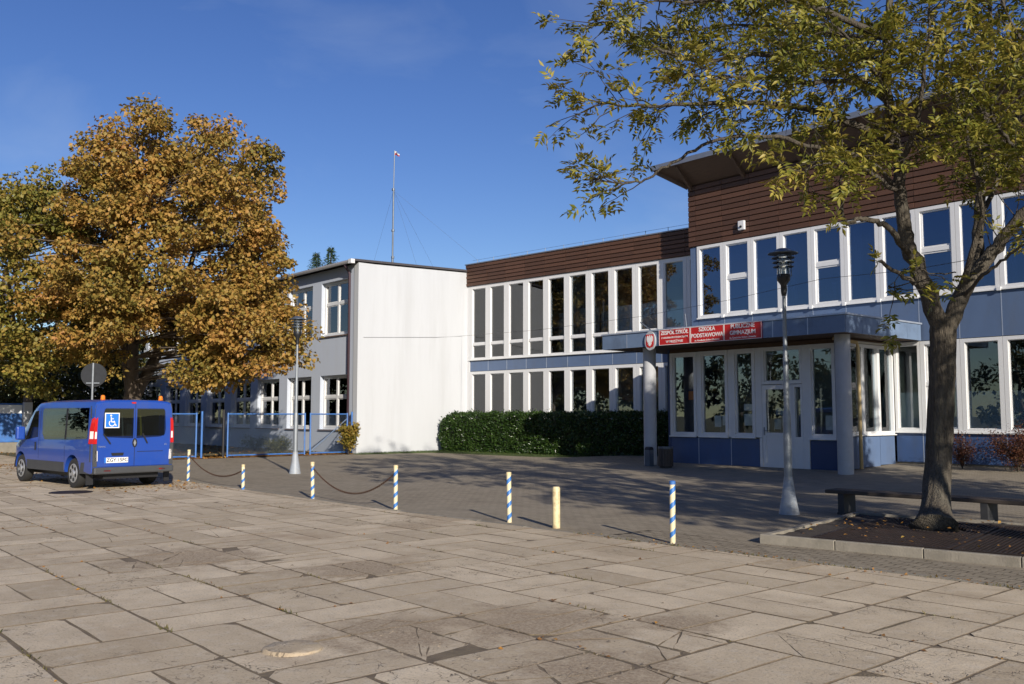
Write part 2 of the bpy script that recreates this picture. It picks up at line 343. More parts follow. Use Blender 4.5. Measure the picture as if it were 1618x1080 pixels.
def slab_shape(mb_, poly, cx, cy, heavy):
    pieces = [poly]
    ncut = random.choice((1, 2, 2, 3)) if heavy else (1 if random.random() < .10 else 0)
    for _ in range(ncut):
        a = random.uniform(0, math.pi); n = (math.cos(a), math.sin(a)); px_, py_ = cx + random.uniform(-.28, .28), cy + random.uniform(-.28, .28); c = px_ * n[0] + py_ * n[1]
        nxt = []
        for q in pieces: nxt += [clip(q, n, c), clip(q, (-n[0], -n[1]), -c)]
        pieces = [q for q in nxt if len(q) > 2 and area2(q) > .006]
    tx, ty = random.gauss(0, .0020), random.gauss(0, .0020); z0 = abs(random.gauss(0, .0022))
    for q in pieces:
        q = wobble(inset(q, .004 if heavy else .0), .012 if heavy else .0055, .09 if heavy else .16); dz = z0 + (random.uniform(-.0025, .0015) if heavy else 0); n = len(q)
        top = inset(q, .003); zz = lambda p: dz + (p[0] - cx) * tx + (p[1] - cy) * ty
        vs_ = [(p[0] - cx, p[1] - cy, zz(p)) for p in top] + [(p[0] - cx, p[1] - cy, zz(p) - .0018) for p in q] + [(p[0] - cx, p[1] - cy, -.05) for p in q]
        fs_ = [tuple(range(n))] + [(n + k, n + (k + 1) % n, (k + 1) % n, k) for k in range(n)] + [(2 * n + k, 2 * n + (k + 1) % n, n + (k + 1) % n, n + k) for k in range(n)]
        mb_.add(vs_, fs_)
slabs = []
B_ = .97
for i in range(-62, 16):
    for j in range(-3, 10):
        x0, y0 = i * B_ - .12, 1.63 + j * B_
        for k in range(2):
            if (i + j) % 2 == 0: r_ = (x0, x0 + B_, y0 + k * B_ / 2, y0 + (k + 1) * B_ / 2)
            else: r_ = (x0 + k * B_ / 2, x0 + (k + 1) * B_ / 2, y0, y0 + B_)
            a, b2, c, d = r_; g_ = random.uniform(.006, .014)
            poly = [(a + g_, c + g_), (b2 - g_, c + g_), (b2 - g_, d - g_), (a + g_, d - g_)]
            if random.random() < .75:                              # a chipped corner
                kk = random.randrange(4); p0 = poly[kk]; e = random.uniform(.02, .16) * random.random() + .015
                pm, pn = poly[kk - 1], poly[(kk + 1) % 4]
                f = lambda A, Bq: (A[0] + (Bq[0] - A[0]) * e / math.hypot(Bq[0] - A[0], Bq[1] - A[1]), A[1] + (Bq[1] - A[1]) * e / math.hypot(Bq[0] - A[0], Bq[1] - A[1]))
                poly[kk:kk + 1] = [f(p0, pm), f(p0, pn)]
            mx_ = (a + b2) / 2; sl = .0545 if mx_ > -13.2 else 0; nrm = (-sl, 1.0); poly = clip(poly, nrm, yk(mx_) - .075 - sl * mx_)
            if len(poly) < 3 or area2(poly) < .02: continue
            cx = sum(p[0] for p in poly) / len(poly); cy = sum(p[1] for p in poly) / len(poly)
            q = pix((cx, cy, 0))
            if q is None or q[0] < -900 or q[0] > 3800 or q[1] > 2200 or q[2] > 48: continue
            slabs.append((q[2] + (0 if -60 < q[0] < 1680 and q[1] < 1140 else 1000), poly, cx, cy))
slabs.sort(key=lambda s: s[0])
far = MB()
for n_, (dist, poly, cx, cy) in enumerate(slabs):
    hv = broken(cx, cy)
    if n_ < 300:
        m_ = MB(); slab_shape(m_, poly, cx, cy, hv)
        me = m_.mesh('slab', 'slab', fix=False, m2='soil'); link('slab', me, yard, (cx, cy, 0))
    else:
        m_ = MB(); slab_shape(m_, poly, cx, cy, hv); far.add([(x + cx, y + cy, z) for x, y, z in m_.v], m_.f)
o = link('far_slabs', far.mesh('far_slabs', 'slab_far', fix=False, m2='soil'), yard); o['kind'] = 'stuff'
print('slabs', len(slabs))
# rubble and grit in the broken patches
sv, sf = [], []
for _ in range(1500):
    k = random.randrange(len(bro)); rr = brr[k] * abs(random.gauss(0, .55)); a = random.uniform(0, 6.283); x, y = bro[k].x + rr * math.cos(a), bro[k].y + rr * math.sin(a)
    e = random.uniform(.004, .010) * (2.0 if random.random() < .05 else 1); b0 = len(sv)
    for dx_, dy_, dz_ in ((-1, -1, 0), (1, -.8, 0), (.9, 1, 0), (-.8, 1, 0), (random.gauss(0, .3), random.gauss(0, .3), 1)): sv.append((x + dx_ * e * random.uniform(.6, 1.1), y + dy_ * e * random.uniform(.6, 1.1), -.004 + dz_ * e * .8 + .002))
    sf += [(b0, b0 + 1, b0 + 4), (b0 + 1, b0 + 2, b0 + 4), (b0 + 2, b0 + 3, b0 + 4), (b0 + 3, b0, b0 + 4)]
o = link('rubble', npmesh('rubble', sv, sf, mat('concrete_crumbs', (.26, .21, .15), .95, var=.3, scale=20, island_var=.35))); tag(o, 'loose grit and crumbs in the broken slab patches', 'rubble', kind='stuff')
# round concrete inspection cover, slightly proud of the slabs
p = gnd(462, 1026)
mb = MB(); prof = []
n = 22; ring = lambda rr, z: [(rr * (1 + random.uniform(-.05, .03)) * math.cos(2 * math.pi * k / n), rr * (1 + random.uniform(-.05, .03)) * math.sin(2 * math.pi * k / n), z + random.uniform(-.004, .004)) for k in range(n)]
rs = [ring(.215, -.03), ring(.20, .030), ring(.185, .038), ring(.09, .036)]
mb.add(sum(rs, []), [(i * n + k, i * n + (k + 1) % n, (i + 1) * n + (k + 1) % n, (i + 1) * n + k) for i in range(3) for k in range(n)] + [tuple(range(3 * n, 4 * n))])
o = mb.build('inspection_cover', 'slab', None, smooth=40); o.location = (p.x, p.y, -.016)
tag(o, 'round worn concrete cover raised among the broken slabs', 'manhole cover')
mb = MB(); mb.lathe([(.42, -.02), (.42, .012), (.40, .016), (.0, .016)], 28)
p = gnd(112, 778); o = mb.build('drain_cover', 'iron'); o.location = (p.x, p.y, 0); tag(o, 'dark iron drain cover on the slabs beside the blue van', 'manhole cover')

# ---- block paving of the forecourt
def pavermat(name, texture):
    m, t, b = newmat(name); b.inputs['Roughness'].default_value = .9; b.inputs['Specular IOR Level'].default_value = .25
    g = t.nodes.new('ShaderNodeNewGeometry'); pos = g.outputs['Position']
    def noise(scale, det=6):
        n = t.nodes.new('ShaderNodeTexNoise'); n.inputs['Scale'].default_value = scale; n.inputs['Detail'].default_value = det; n.inputs['Roughness'].default_value = .65; t.links.new(pos, n.inputs['Vector']); return n.outputs['Fac']
    bp = t.nodes.new('ShaderNodeBump'); bp.inputs['Strength'].default_value = .6; bp.inputs['Distance'].default_value = .01
    if texture:
        br = t.nodes.new('ShaderNodeTexBrick'); br.inputs['Scale'].default_value = 1.0; br.inputs['Brick Width'].default_value = .2; br.inputs['Row Height'].default_value = .1; br.inputs['Mortar Size'].default_value = .006; br.inputs['Mortar Smooth'].default_value = .3
        br.inputs['Color1'].default_value = (.235, .198, .146, 1); br.inputs['Color2'].default_value = (.300, .255, .190, 1); br.inputs['Mortar'].default_value = (.085, .07, .048, 1)
        mpn = t.nodes.new('ShaderNodeMapping'); mpn.inputs['Rotation'].default_value = (0, 0, R(-3.1)); t.links.new(pos, mpn.inputs[0]); t.links.new(mpn.outputs[0], br.inputs['Vector'])
        c = br.outputs['Color']; t.links.new(br.outputs['Fac'], bp.inputs['Height']); bp.invert = True
    else:
        mx = t.nodes.new('ShaderNodeMixRGB'); mx.inputs[1].default_value = (.225, .190, .140, 1); mx.inputs[2].default_value = (.300, .256, .192, 1)
        t.links.new(t.nodes.new('ShaderNodeObjectInfo').outputs['Random'], mx.inputs[0]); c = mx.outputs[0]; t.links.new(noise(60), bp.inputs['Height'])
    for sc_, a0, a1, col, amt in ((.35, .42, .68, (.285, .248, .19), .6), (1.6, .52, .75, (.145, .122, .09), .7), (24, .55, .75, (.14, .12, .09), .4)):
        r_ = t.nodes.new('ShaderNodeMapRange'); r_.inputs[1].default_value = a0; r_.inputs[2].default_value = a1; r_.inputs[4].default_value = amt; t.links.new(noise(sc_), r_.inputs[0])
        x = t.nodes.new('ShaderNodeMixRGB'); t.links.new(r_.outputs[0], x.inputs[0]); t.links.new(c, x.inputs[1]); x.inputs[2].default_value = (*col, 1); c = x.outputs[0]
    t.links.new(c, b.inputs['Base Color']); t.links.new(bp.outputs[0], b.inputs['Normal'])
    return m
M['paving'] = pavermat('block_paving', True); M['paver'] = pavermat('paving_block', False)
# region of individually built blocks between the yard edge and the tree bed kerb
PVX0, PVX1 = -8.6, -2.4
xs = sorted(set([-36 + 1.0 * i for i in range(0, 61)] + [PVX0, PVX1])); ys = [0, .12, 1.02, 2, 4, 6, 8, 10, 12, 13, 14, 15, 16, 17.2, 18.5, 20]
mb = MB(); nY = len(ys); vs_ = []
for x in xs:
    for k, t in enumerate(ys):
        y = yk(x) + t; vs_.append((x, y, gz(x, y)))
fs_ = []
for i in range(len(xs) - 1):
    for k in range(nY - 1):
        if xs[i] >= PVX0 - 1e-6 and xs[i + 1] <= PVX1 + 1e-6 and k == 1: continue
        fs_.append((i * nY + k, (i + 1) * nY + k, (i + 1) * nY + k + 1, i * nY + k + 1))
mb.add(vs_, fs_); plaza = struct(mb.build('forecourt', 'paving'))
mb = MB(); mb.add([(PVX0, yk(PVX0) + .1, -.006), (PVX1, yk(PVX1) + .1, -.006), (PVX1, yk(PVX1) + 1.1, -.006), (PVX0, yk(PVX0) + 1.1, -.006)], [(0, 1, 2, 3)]); mb.build('paver_bed', 'joint_dark', plaza)
mb = MB(); a, c = .0950, .0450
mb.add([(-a, -c, -.03), (a, -c, -.03), (a, c, -.03), (-a, c, -.03), (-a, -c, -.004), (a, -c, -.004), (a, c, -.004), (-a, c, -.004), (-a + .003, -c + .003, .0), (a - .003, -c + .003, .0), (a - .003, c - .003, .0), (-a + .003, c - .003, .0)],
       [(8, 9, 10, 11)] + [(k, (k + 1) % 4, 4 + (k + 1) % 4, 4 + k) for k in range(4)] + [(4 + k, 4 + (k + 1) % 4, 8 + (k + 1) % 4, 8 + k) for k in range(4)])
pvm = mb.mesh('paver', 'paver', m2='joint_dark'); ang = math.atan(.0545); cnt = 0
for row in range(9):
    for i in range(34):
        u = PVX0 + .1 + i * .2 + (.1 if row % 2 else 0)
        if u > PVX1 - .1: continue
        x, y = u, yk(u) + .12 + .05 + row * .1
        if row >= 9: continue
        o = link('paver', pvm, plaza, (x + random.gauss(0, .002), y + random.gauss(0, .002), random.gauss(-.0005, .0008))); o.rotation_euler = (random.gauss(0, .004), random.gauss(0, .003), ang + random.gauss(0, .008)); cnt += 1
print('pavers', cnt)
# flush concrete edging stones along the yard edge
x = -34.0
while x < 1:
    l = .985; xm = x + l / 2; m_ = MB(); m_.box(-l / 2, l / 2, -.035, .035, -.05, .006)
    o = m_.build('edging_stone', 'kerb', plaza); o.location = (xm, yk(xm) - .035, random.gauss(.004, .004)); o.rotation_euler = (0, random.gauss(0, .003), math.atan(.0545) if xm > -13.2 else 0); x += 1.0

# ---- raised tree bed: kerb stones, soil, iron grate
bedA = Vector((-6.82, 9.96, 0)); bu = Vector((2.85, .50, 0)).normalized(); bv = Vector((-bu.y, bu.x, 0)); BW, BD = 5.6, 3.55
bed = thing('tree_bed', 'low concrete kerbed tree bed with dark soil and iron grate', 'tree bed', bedA, math.atan2(bu.y, bu.x))
kx = [0, .95, 1.95, 2.93, 3.42, 4.4, 5.4]
for i in range(len(kx) - 1):
    m_ = MB(); m_.box(kx[i] + .004, kx[i + 1] - .004, 0, .085, -.03, .112 + random.gauss(0, .003)); o = m_.build('kerb_stone', 'kerb', bed); o.modifiers.new('b', 'BEVEL').width = .008
for i in range(5):
    m_ = MB(); m_.box(kx[i] + .004, kx[i + 1] - .004, BD - .085, BD, -.03, .108 + random.gauss(0, .003)); m_.build('kerb_stone', 'kerb', bed)
for i in range(4):
    m_ = MB(); m_.box(0, .085, .09 + i * .84, .925 + i * .84, -.03, .11 + random.gauss(0, .003)); m_.build('kerb_stone', 'kerb', bed)
mb = MB(); N_ = 26
mb.add([(.08 + 5.3 * i / N_, .08 + 3.4 * j / N_, .075 + random.gauss(0, .008)) for i in range(N_ + 1) for j in range(N_ + 1)], [(i * (N_ + 1) + j, (i + 1) * (N_ + 1) + j, (i + 1) * (N_ + 1) + j + 1, i * (N_ + 1) + j + 1) for i in range(N_) for j in range(N_)])
mb.build('soil', 'bed_soil', bed, smooth=True)
tb = gnd(1480, 836, .1); tl = (Matrix.Rotation(-math.atan2(bu.y, bu.x), 4, 'Z') @ (tb - bedA)); TX, TY = tl.x, tl.y
gr = [(TX - .95, TX + .62), (TX + .66, TX + 2.2)]
for gi, (g0, g1) in enumerate(gr):
    fr_ = MB(); gy0, gy1 = .14, min(TY + 1.1, 2.9)
    for a, b2, c, d in ((g0, g1, gy0, gy0 + .05), (g0, g1, gy1 - .05, gy1), (g0, g0 + .05, gy0 + .05, gy1 - .05), (g1 - .05, g1, gy0 + .05, gy1 - .05)): fr_.box(a, b2, c, d, .075, .118)
    fro = fr_.build('grate_frame', 'iron', bed)
    xg = g0 + .075
    while xg < g1 - .06:
        segs = [(gy0 + .05, gy1 - .05)]
        if gi == 0 and abs(xg - TX) < .36:
            h_ = math.sqrt(.36 ** 2 - (xg - TX) ** 2); segs = [(gy0 + .05, TY - h_), (TY + h_, gy1 - .05)]
        for s0, s1 in segs:
            if s1 - s0 < .05: continue
            m_ = MB(); m_.box(xg, xg + .022, s0, s1, .08, .115); m_.build('grate_bar', 'iron', bed)
        xg += .052

# ================================================================== buildings
def window(parent, x0, x1, z0, z1, y, st=.13, depth=.16, top=.10, bot=.10, cuts=(), vcuts=(), glass='glass', frame='white_pvc', sill=True, rec=.10, film=None, ledge=None, sash=.045, name='window', tilt_side=False):
    """a framed window in a wall facing -Y; cuts are heights of transoms, vcuts x of mullions"""
    m_ = MB()
    m_.box(x0, x0 + st, y, y + depth, z0, z1); m_.box(x1 - st, x1, y, y + depth, z0, z1)
    m_.box(x0 + st, x1 - st, y, y + depth, z1 - top, z1); m_.box(x0 + st, x1 - st, y + .004, y + depth, z0, z0 + bot)
    for c in cuts: m_.box(x0 + st, x1 - st, y + .03, y + depth, c - .06, c + .06)
    for c in vcuts: m_.box(c - .065, c + .065, y + .026, y + depth - .002, z0 + bot, z1 - top)
    wo = m_.build(name, frame, parent)
    zs = [z0 + bot] + [c for c in cuts] + [z1 - top]; xs_ = [x0 + st] + list(vcuts) + [x1 - st]
    for i in range(len(zs) - 1):
        for j in range(len(xs_) - 1):
            a0 = zs[i] + (.06 if i else 0); a1 = zs[i + 1] - (.06 if i < len(zs) - 2 else 0)
            b0 = xs_[j] + (.065 if j else 0); b1 = xs_[j + 1] - (.065 if j < len(xs_) - 2 else 0)
            s_ = MB(); k = sash
            if k:
                s_.box(b0, b0 + k, y + .055, y + rec + .03, a0, a1); s_.box(b1 - k, b1, y + .055, y + rec + .03, a0, a1)
                s_.box(b0 + k, b1 - k, y + .055, y + rec + .03, a0, a0 + k); s_.box(b0 + k, b1 - k, y + .055, y + rec + .03, a1 - k, a1)
                s_.build('sash', frame, wo)
            g_ = MB(); ty = random.gauss(0, .0035)
            g_.box(b0 + k, b1 - k, y + rec, y + rec + .008, a0 + k, a1 - k)
            g_.v = [(px_, py_ + (px_ - b0) * ty, pz_) for px_, py_, pz_ in g_.v]
            g_.build('pane', glass, wo)
    if sill:
        s_ = MB(); s_.box(x0 - .01, x1 + .01, y - .05, y + .003, z0 - .03, z0 + .012); s_.build('sill', 'sill_metal', wo)
    if film:
        f_ = MB(); f_.box(x0 + st + sash, x1 - st - sash, y + rec + .014, y + rec + .018, z0 + bot + sash, z0 + bot + (z1 - z0) * film); f_.build('film', 'film', wo)
    return wo
def planks(parent, x0, x1, z0, z1, y, rows, dx, start):
    """horizontal cladding boards in panels; each board a piece"""
    h = (z1 - z0) / rows; m_ = MB(); m_.box(x0, x1, y + .03, y + .06, z0, z1); m_.build('cladding_backing', 'wood_back', parent)
    xs_ = [x0]; k = start
    while k < x1 - .05:
        if k > x0 + .05: xs_.append(k)
        k += dx
    xs_.append(x1); cache = {}
    for i in range(len(xs_) - 1):
        l = round(xs_[i + 1] - xs_[i], 3)
        if l not in cache:
            m_ = MB(); a = l - .012; hh = h - .026
            prof = [(0.006, .0), (-.012, .012), (-.016, hh - .012), (0.0, hh), (.03, hh), (.03, 0)]
            m_.prism(prof, lambda p, q, t: (t, p, q), 0, a); cache[l] = m_.mesh('plank', 'wood')
        for r_ in range(rows):
            o = link('plank', cache[l], parent, (xs_[i] + .006, y + random.gauss(0, .003), z0 + r_ * h + .013)); o.rotation_euler = (random.gauss(0, .012), random.gauss(0, .0015), 0)
def panels(parent, xs_, z0, z1, y, m='blue_panel', name='panel', t=.04):
    for i in range(len(xs_) - 1):
        m_ = MB(); m_.box(xs_[i] + .009, xs_[i + 1] - .009, y, y + t, z0, z1); m_.build(name, m, parent)
        if i: m_ = MB(); m_.box(xs_[i] - .011, xs_[i] + .011, y - .004, y + .012, z0 + .001, z1 - .001); m_.build('panel_joint', 'joint', parent)

# ------------------------------------------------------------------ white wing on the left
LX, LY, LT, LE = -33.3, 20.1, 8.05, -80.0
wing = thing('school_wing', 'two storey white rendered school wing with blank gable and cross framed windows', 'building', (0, 0, 0))
m_ = MB(); N_ = 14; WP = 3.15; edges = []
for k in range(N_): edges.append((-36.5 - WP * k, -34.17 - WP * k))
rows_ = ((1.0, 3.36), (5.1, 7.5)); cuts_ = sorted([LX - .35, LE] + [e for p_ in edges for e in p_])
for i in range(len(cuts_) - 1):
    a, b2 = cuts_[i], cuts_[i + 1]
    if any(abs(a - e[0]) < 1e-6 for e in edges):
        for z0, z1 in ((-.1, 1.0), (3.36, 5.1), (7.5, LT)): m_.box(a, b2, LY, LY + .36, z0, z1)
    else: m_.box(a, b2, LY, LY + .36, -.1, LT)
fac = m_.build('facade_wall', 'render_facade', wing)
m_ = MB(); m_.box(LX - .35, LX, LY - .03, 34, -.1, LT + .02); m_.build('gable_wall', 'render_white', wing)
m_ = MB(); m_.box(LE, LX - .36, 33.7, 34, -.1, LT); m_.box(LE, LE + .3, LY + .37, 33.69, -.1, LT); m_.build('rear_wall', 'render_white', wing)
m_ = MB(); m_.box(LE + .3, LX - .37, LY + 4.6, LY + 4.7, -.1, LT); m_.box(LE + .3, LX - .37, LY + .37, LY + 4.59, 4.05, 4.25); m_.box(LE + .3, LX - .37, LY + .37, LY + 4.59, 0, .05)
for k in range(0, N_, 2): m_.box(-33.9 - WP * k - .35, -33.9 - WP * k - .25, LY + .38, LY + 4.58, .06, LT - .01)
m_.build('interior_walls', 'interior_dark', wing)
m_ = MB(); m_.add([(LE, LY - .28, LT + .06), (LX + .06, LY - .28, LT + .06), (LX + .06, 34.1, LT + .42), (LE, 34.1, LT + .42), (LE, LY - .28, LT + .15), (LX + .06, LY - .28, LT + .15), (LX + .06, 34.1, LT + .50), (LE, 34.1, LT + .50)],
       [(3, 2, 1, 0), (4, 5, 6, 7), (0, 1, 5, 4), (1, 2, 6, 5), (2, 3, 7, 6), (3, 0, 4, 7)]); rf = m_.build('roof', 'roof_dark', wing)
m_ = MB(); m_.add([(LX - .3, LY, LT), (LX - .002, LY, LT), (LX - .002, 34, LT + .38), (LX - .3, 34, LT + .38), (LX - .3, 34, LT), (LX - .002, 34, LT)], [(0, 1, 2, 3), (1, 5, 2), (0, 3, 4)]); m_.build('gable_top', 'render_white', wing)
m_ = MB(); m_.tube([(LE, LY - .36, LT + .02), (LX + .02, LY - .36, LT + .06)], .075, 10); m_.build('gutter', 'flashing', wing, smooth=True)
m_ = MB(); m_.box(LX - .16, LX + .075, LY - .46, LY - .27, LT - .05, LT + .13); m_.build('gutter_end', 'white_pvc', wing)
m_ = MB(); m_.tube([(-33.95, LY - .34, LT), (-33.95, LY - .20, LT - .22), (-33.95, LY - .08, LT - .4), (-33.95, LY - .08, .05)], .055, 10); m_.build('downpipe', 'pipe_dark', wing, smooth=True)
for k, (a, b2) in enumerate(edges):
    for z0, z1 in rows_:
        wo = window(wing, a, b2, z0, z1, LY + .17, st=.10, depth=.12, top=.10, bot=.12, cuts=(z0 + (z1 - z0) * .60,), vcuts=((a + b2) / 2,), sill=False, rec=.07)
        s_ = MB(); s_.box(a - .06, b2 + .06, LY - .07, LY + .165, z0 - .05, z0 - .012); s_.build('sill', 'sill_dark', wo)
    if random.random() < .6:
        c_ = MB(); w_ = random.uniform(.3, .9); c_.box(a + .1, a + .1 + w_, LY + .35, LY + .36, 1.2, 3.2); c_.build('curtain', 'blind', wing)

# ------------------------------------------------------------------ glazed link wing (turned slightly)
MA = R(5.387); MO = Vector((-33.3, 25.9, 0)); MW = 12.72; MP = 1.175
link_w = thing('glazed_link_wing', 'glazed two storey link wing with brown board parapet behind the hedge', 'building', MO, MA)
jx = [.17 + MP * k for k in range(11)] + [MW]
m_ = MB(); m_.box(.0, .155, .0, .22, 0, 7.55); m_.build('end_pier', 'white_pvc', link_w)
m_ = MB(); m_.box(0, MW, .2, 6.5, 8.35, 8.5); m_.box(0, MW, .10, .2, 7.56, 8.5); m_.build('roof', 'roof_dark', link_w)
planks(link_w, -.05, MW, 7.55, 8.55, -.06, 6, MP, .17)
m_ = MB(); m_.box(-.08, MW, -.11, .14, 8.555, 8.60); m_.build('parapet_flashing', 'flashing', link_w)
m_ = MB(); m_.box(0, MW, 6.3, 6.5, 0, 8.3); m_.box(0, MW, .23, 6.29, 3.66, 4.0); m_.box(0, MW, .23, 6.29, 7.5, 7.55); m_.box(0, MW, .23, 6.29, 0.02, .10)
for k in (3, 7): m_.box(jx[k] - .08, jx[k] + .08, .5, 6.28, .11, 3.64)
m_.box(jx[5] - .08, jx[5] + .08, .5, 6.28, 4.02, 7.48); m_.build('interior_walls', 'interior', link_w)
for k in range(11):
    a, b2 = jx[k], jx[k + 1]; st = .15
    window(link_w, a + .005, b2 - .005, 4.14, 7.55, .0, st=st, depth=.17, top=.14, bot=.08, cuts=(4.86,), sash=.02, film=None, glass='glass')
    window(link_w, a + .005, b2 - .005, .75, 3.60, .0, st=st, depth=.17, top=.12, bot=.08, sash=.02, film=.30 if 4 <= k <= 8 else None)
    if 4 <= k <= 8:
        f_ = MB(); f_.box(a + .05, b2 - .05 if k % 2 else b2 - .45, .75, .80, 4.02, 5.9 + .1 * (k % 3)); f_.build('partition', 'interior', link_w)
    if k in (0, 2, 6):
        f_ = MB(); f_.box(a + .45, a + .52, .35, .40, 4.05, 6.3); f_.box(a + .45, a + .50, .35, .40, .12, 2.2); f_.build('pipe', 'white_pvc', link_w)
    if k >= 7:
        f_ = MB(); f_.box(a + st + .02, b2 - st - .02, .114, .118, 4.95, 5.95); f_.build('film', 'film', link_w)  # pale sheet in place of sky seen through the opposite windows
panels(link_w, jx, 3.62, 4.08, .03, 'blue_band', 'band_panel')
panels(link_w, jx, .05, .72, .03, 'blue_band', 'base_panel')
for k in range(12):
    m_ = MB(); m_.tube([(.6 + k * 1.05, .05, 8.6), (.6 + k * 1.05, .05, 8.78)], .012, 5); m_.build('wire_holder', 'galv_dark', link_w)
m_ = MB(); m_.tube([(.3, .05, 8.76), (MW - .1, .05, 8.76)], .006, 5); m_.build('lightning_wire', 'galv_dark', link_w)

# ------------------------------------------------------------------ main block with entrance
RX0, RY, RB = -20.56, 26.2, .12; RP = 1.135; RX1 = -20.27 + RP * 16
main = thing('main_school_block', 'tall school block with brown boards above blue panels and a blue porch', 'building', (0, 0, 0))
rj = [-20.27 + RP * k for k in range(17)]
m_ = MB(); m_.box(RX0, RX0 + .25, RY + .05, 34, RB, 9.85); m_.box(RX1 - .25, RX1, RY + .2, 34, RB, 9.85); m_.box(RX0 + .26, RX1 - .26, 33.8, 34, RB, 9.85); m_.build('side_wall', 'render_white', main)
m_ = MB(); m_.box(RX0 + .26, RX1 - .26, RY + .25, 33.79, 4.1, 4.6); m_.box(RX0 + .26, RX1 - .26, RY + .25, 33.79, 7.66, 7.9); m_.box(RX0 + .26, RX1 - .26, RY + .05, 33.79, RB, .25); m_.box(RX0 + .26, RX1 - .26, RY + 5.4, RY + 5.5, .26, 4.09); m_.box(RX0 + .26, RX1 - .26, RY + 5.4, RY + 5.5, 4.61, 7.65)
for k in (4, 8, 12):
    m_.box(rj[k] - .06, rj[k] + .06, RY + .3, RY + 5.39, 4.62, 7.64)
    if k > 7: m_.box(rj[k] - .06, rj[k] + .06, RY + .3, RY + 5.39, .27, 4.08)
m_.build('interior_walls', 'interior', main)
planks(main, RX0 - .04, RX1, 7.64, 9.86, RY - .07, 12, RP, rj[0])
m_ = MB(); m_.box(RX0, RX1, RY + .0, RY + .2, 7.655, 9.85); m_.build('clad_wall', 'wood_back', main)
m_ = MB(); m_.box(RX0 - .01, rj[0] - .003, RY - .02, RY + .2, RB, 7.62); m_.build('corner_panel', 'blue_band', main)
for k in range(16):
    a, b2 = rj[k], rj[k + 1]
    tr_ = (6.38,) if k in (1, 4, 7, 10, 13) else ()
    window(main, a + .005, b2 - .005, 5.04, 7.63, RY - .05, st=.12, depth=.18, top=.10, bot=.10, cuts=tr_, glass='glass_dark', sash=.05 if tr_ else .02, film=.42 if k in (1, 2) else (.18 if k in (11, 12) else None))
    m_ = MB(); m_.box(b2 - .07, b2 + .03, RY - .13, RY - .052, 4.99, 5.09)
    if k < 15: m_.build('mullion_foot', 'white_pvc', main)
panels(main, rj, 3.76, 5.02, RY - .02, 'blue_band', 'band_panel')
gx = [-13.12, rj[7], rj[8], rj[9], rj[10], rj[11], rj[12], rj[13], rj[14], rj[15], rj[16]]
for k in range(10):
    window(main, gx[k] + .005, gx[k + 1] - .005, 1.13, 3.74, RY - .05, st=.12 if k else .08, depth=.18, top=.10, bot=.10, cuts=(2.5,) if k in (1, 4, 7) else (), glass='glass', sash=.05 if k in (1, 4, 7) else .02, film=.40)
panels(main, gx, .26, 1.10, RY - .02, 'blue_panel', 'base_panel')
m_ = MB(); m_.box(-13.14, RX1, RY + .03, RY + .2, RB - .1, .255); m_.build('plinth', 'kerb', main)
m_ = MB()
for k in range(1, 10, 2): m_.box(gx[k] + .3, gx[k] + .36, RY + .6, RY + .9, .3, 1.9)
m_.build('interior_furniture', 'interior', main)
# curtains and blinds inside the main block
random.seed(17)
for k in range(16):
    a, b2 = rj[k], rj[k + 1]
    if k in (0, 3, 5, 9, 11, 13):
        w_ = random.uniform(.15, .32); m_ = MB(); n_ = 7; s_ = a + .14 if k % 2 else b2 - .14 - w_
        m_.add([(s_ + w_ * i / n_, RY + .24 + (.02 if i % 2 else -.02), z) for i in range(n_ + 1) for z in (5.1, 7.5)], [(2 * i, 2 * i + 2, 2 * i + 3, 2 * i + 1) for i in range(n_)]); o = m_.build('curtain', 'blind', main); o.modifiers.new('s', 'SOLIDIFY').thickness = .006
    if k in (4, 6, 8, 10, 14):
        m_ = MB(); m_.box(a + .35, a + .52, RY + .5, RY + .55, 4.62, 5.75 + .1 * (k % 3)); m_.box(a + .7, a + .85, RY + .5, RY + .55, 4.62, 5.65); m_.build('window_display', 'film', main)
# roof with rising soffit
d_ = .95; ze, zw = 10.52, 9.87; ex0, ex1, ey = RX0 - d_, RX1 + d_, RY - d_
m_ = MB(); m_.add([(ex0, ey, ze), (ex1, ey, ze), (RX1, RY, zw), (RX0, RY, zw), (ex0, 34 + d_, ze), (RX0, 34, zw)], [(0, 1, 2, 3), (0, 3, 5, 4)]); m_.build('soffit', 'soffit', main)
m_ = MB(); m_.box(ex0, ex1, ey - .02, 34 + d_, ze + .005, ze + .13); m_.build('roof', 'roof_dark', main)
m_ = MB(); m_.box(ex0 - .03, ex1, ey - .05, ey - .021, ze - .03, ze + .15); m_.box(ex0 - .03, ex0 - .001, ey - .02, 34 + d_, ze - .03, ze + .15); m_.build('eave_trim', 'flashing', main)
k = RX0 + .1
while k < RX1:
    m_ = MB(); m_.add([(k + dx_, y_, z_) for dx_ in (-.05, .05) for y_, z_ in ((RY - .08, zw - .16), (RY - .08, zw + .03), (ey + .05, ze - .03), (ey + .05, ze - .10))], [(0, 1, 2, 3), (7, 6, 5, 4)] + [(i, 4 + i, 4 + (i + 1) % 4, (i + 1) % 4) for i in range(4)]); m_.build('rafter_end', 'soffit', main); k += RP * 2
m_ = MB(); m_.bar((RX0 - .05, RY - .05, zw - .04), (ex0 + .05, ey + .05, ze - .06), .10, .12); m_.build('rafter_end', 'soffit', main)
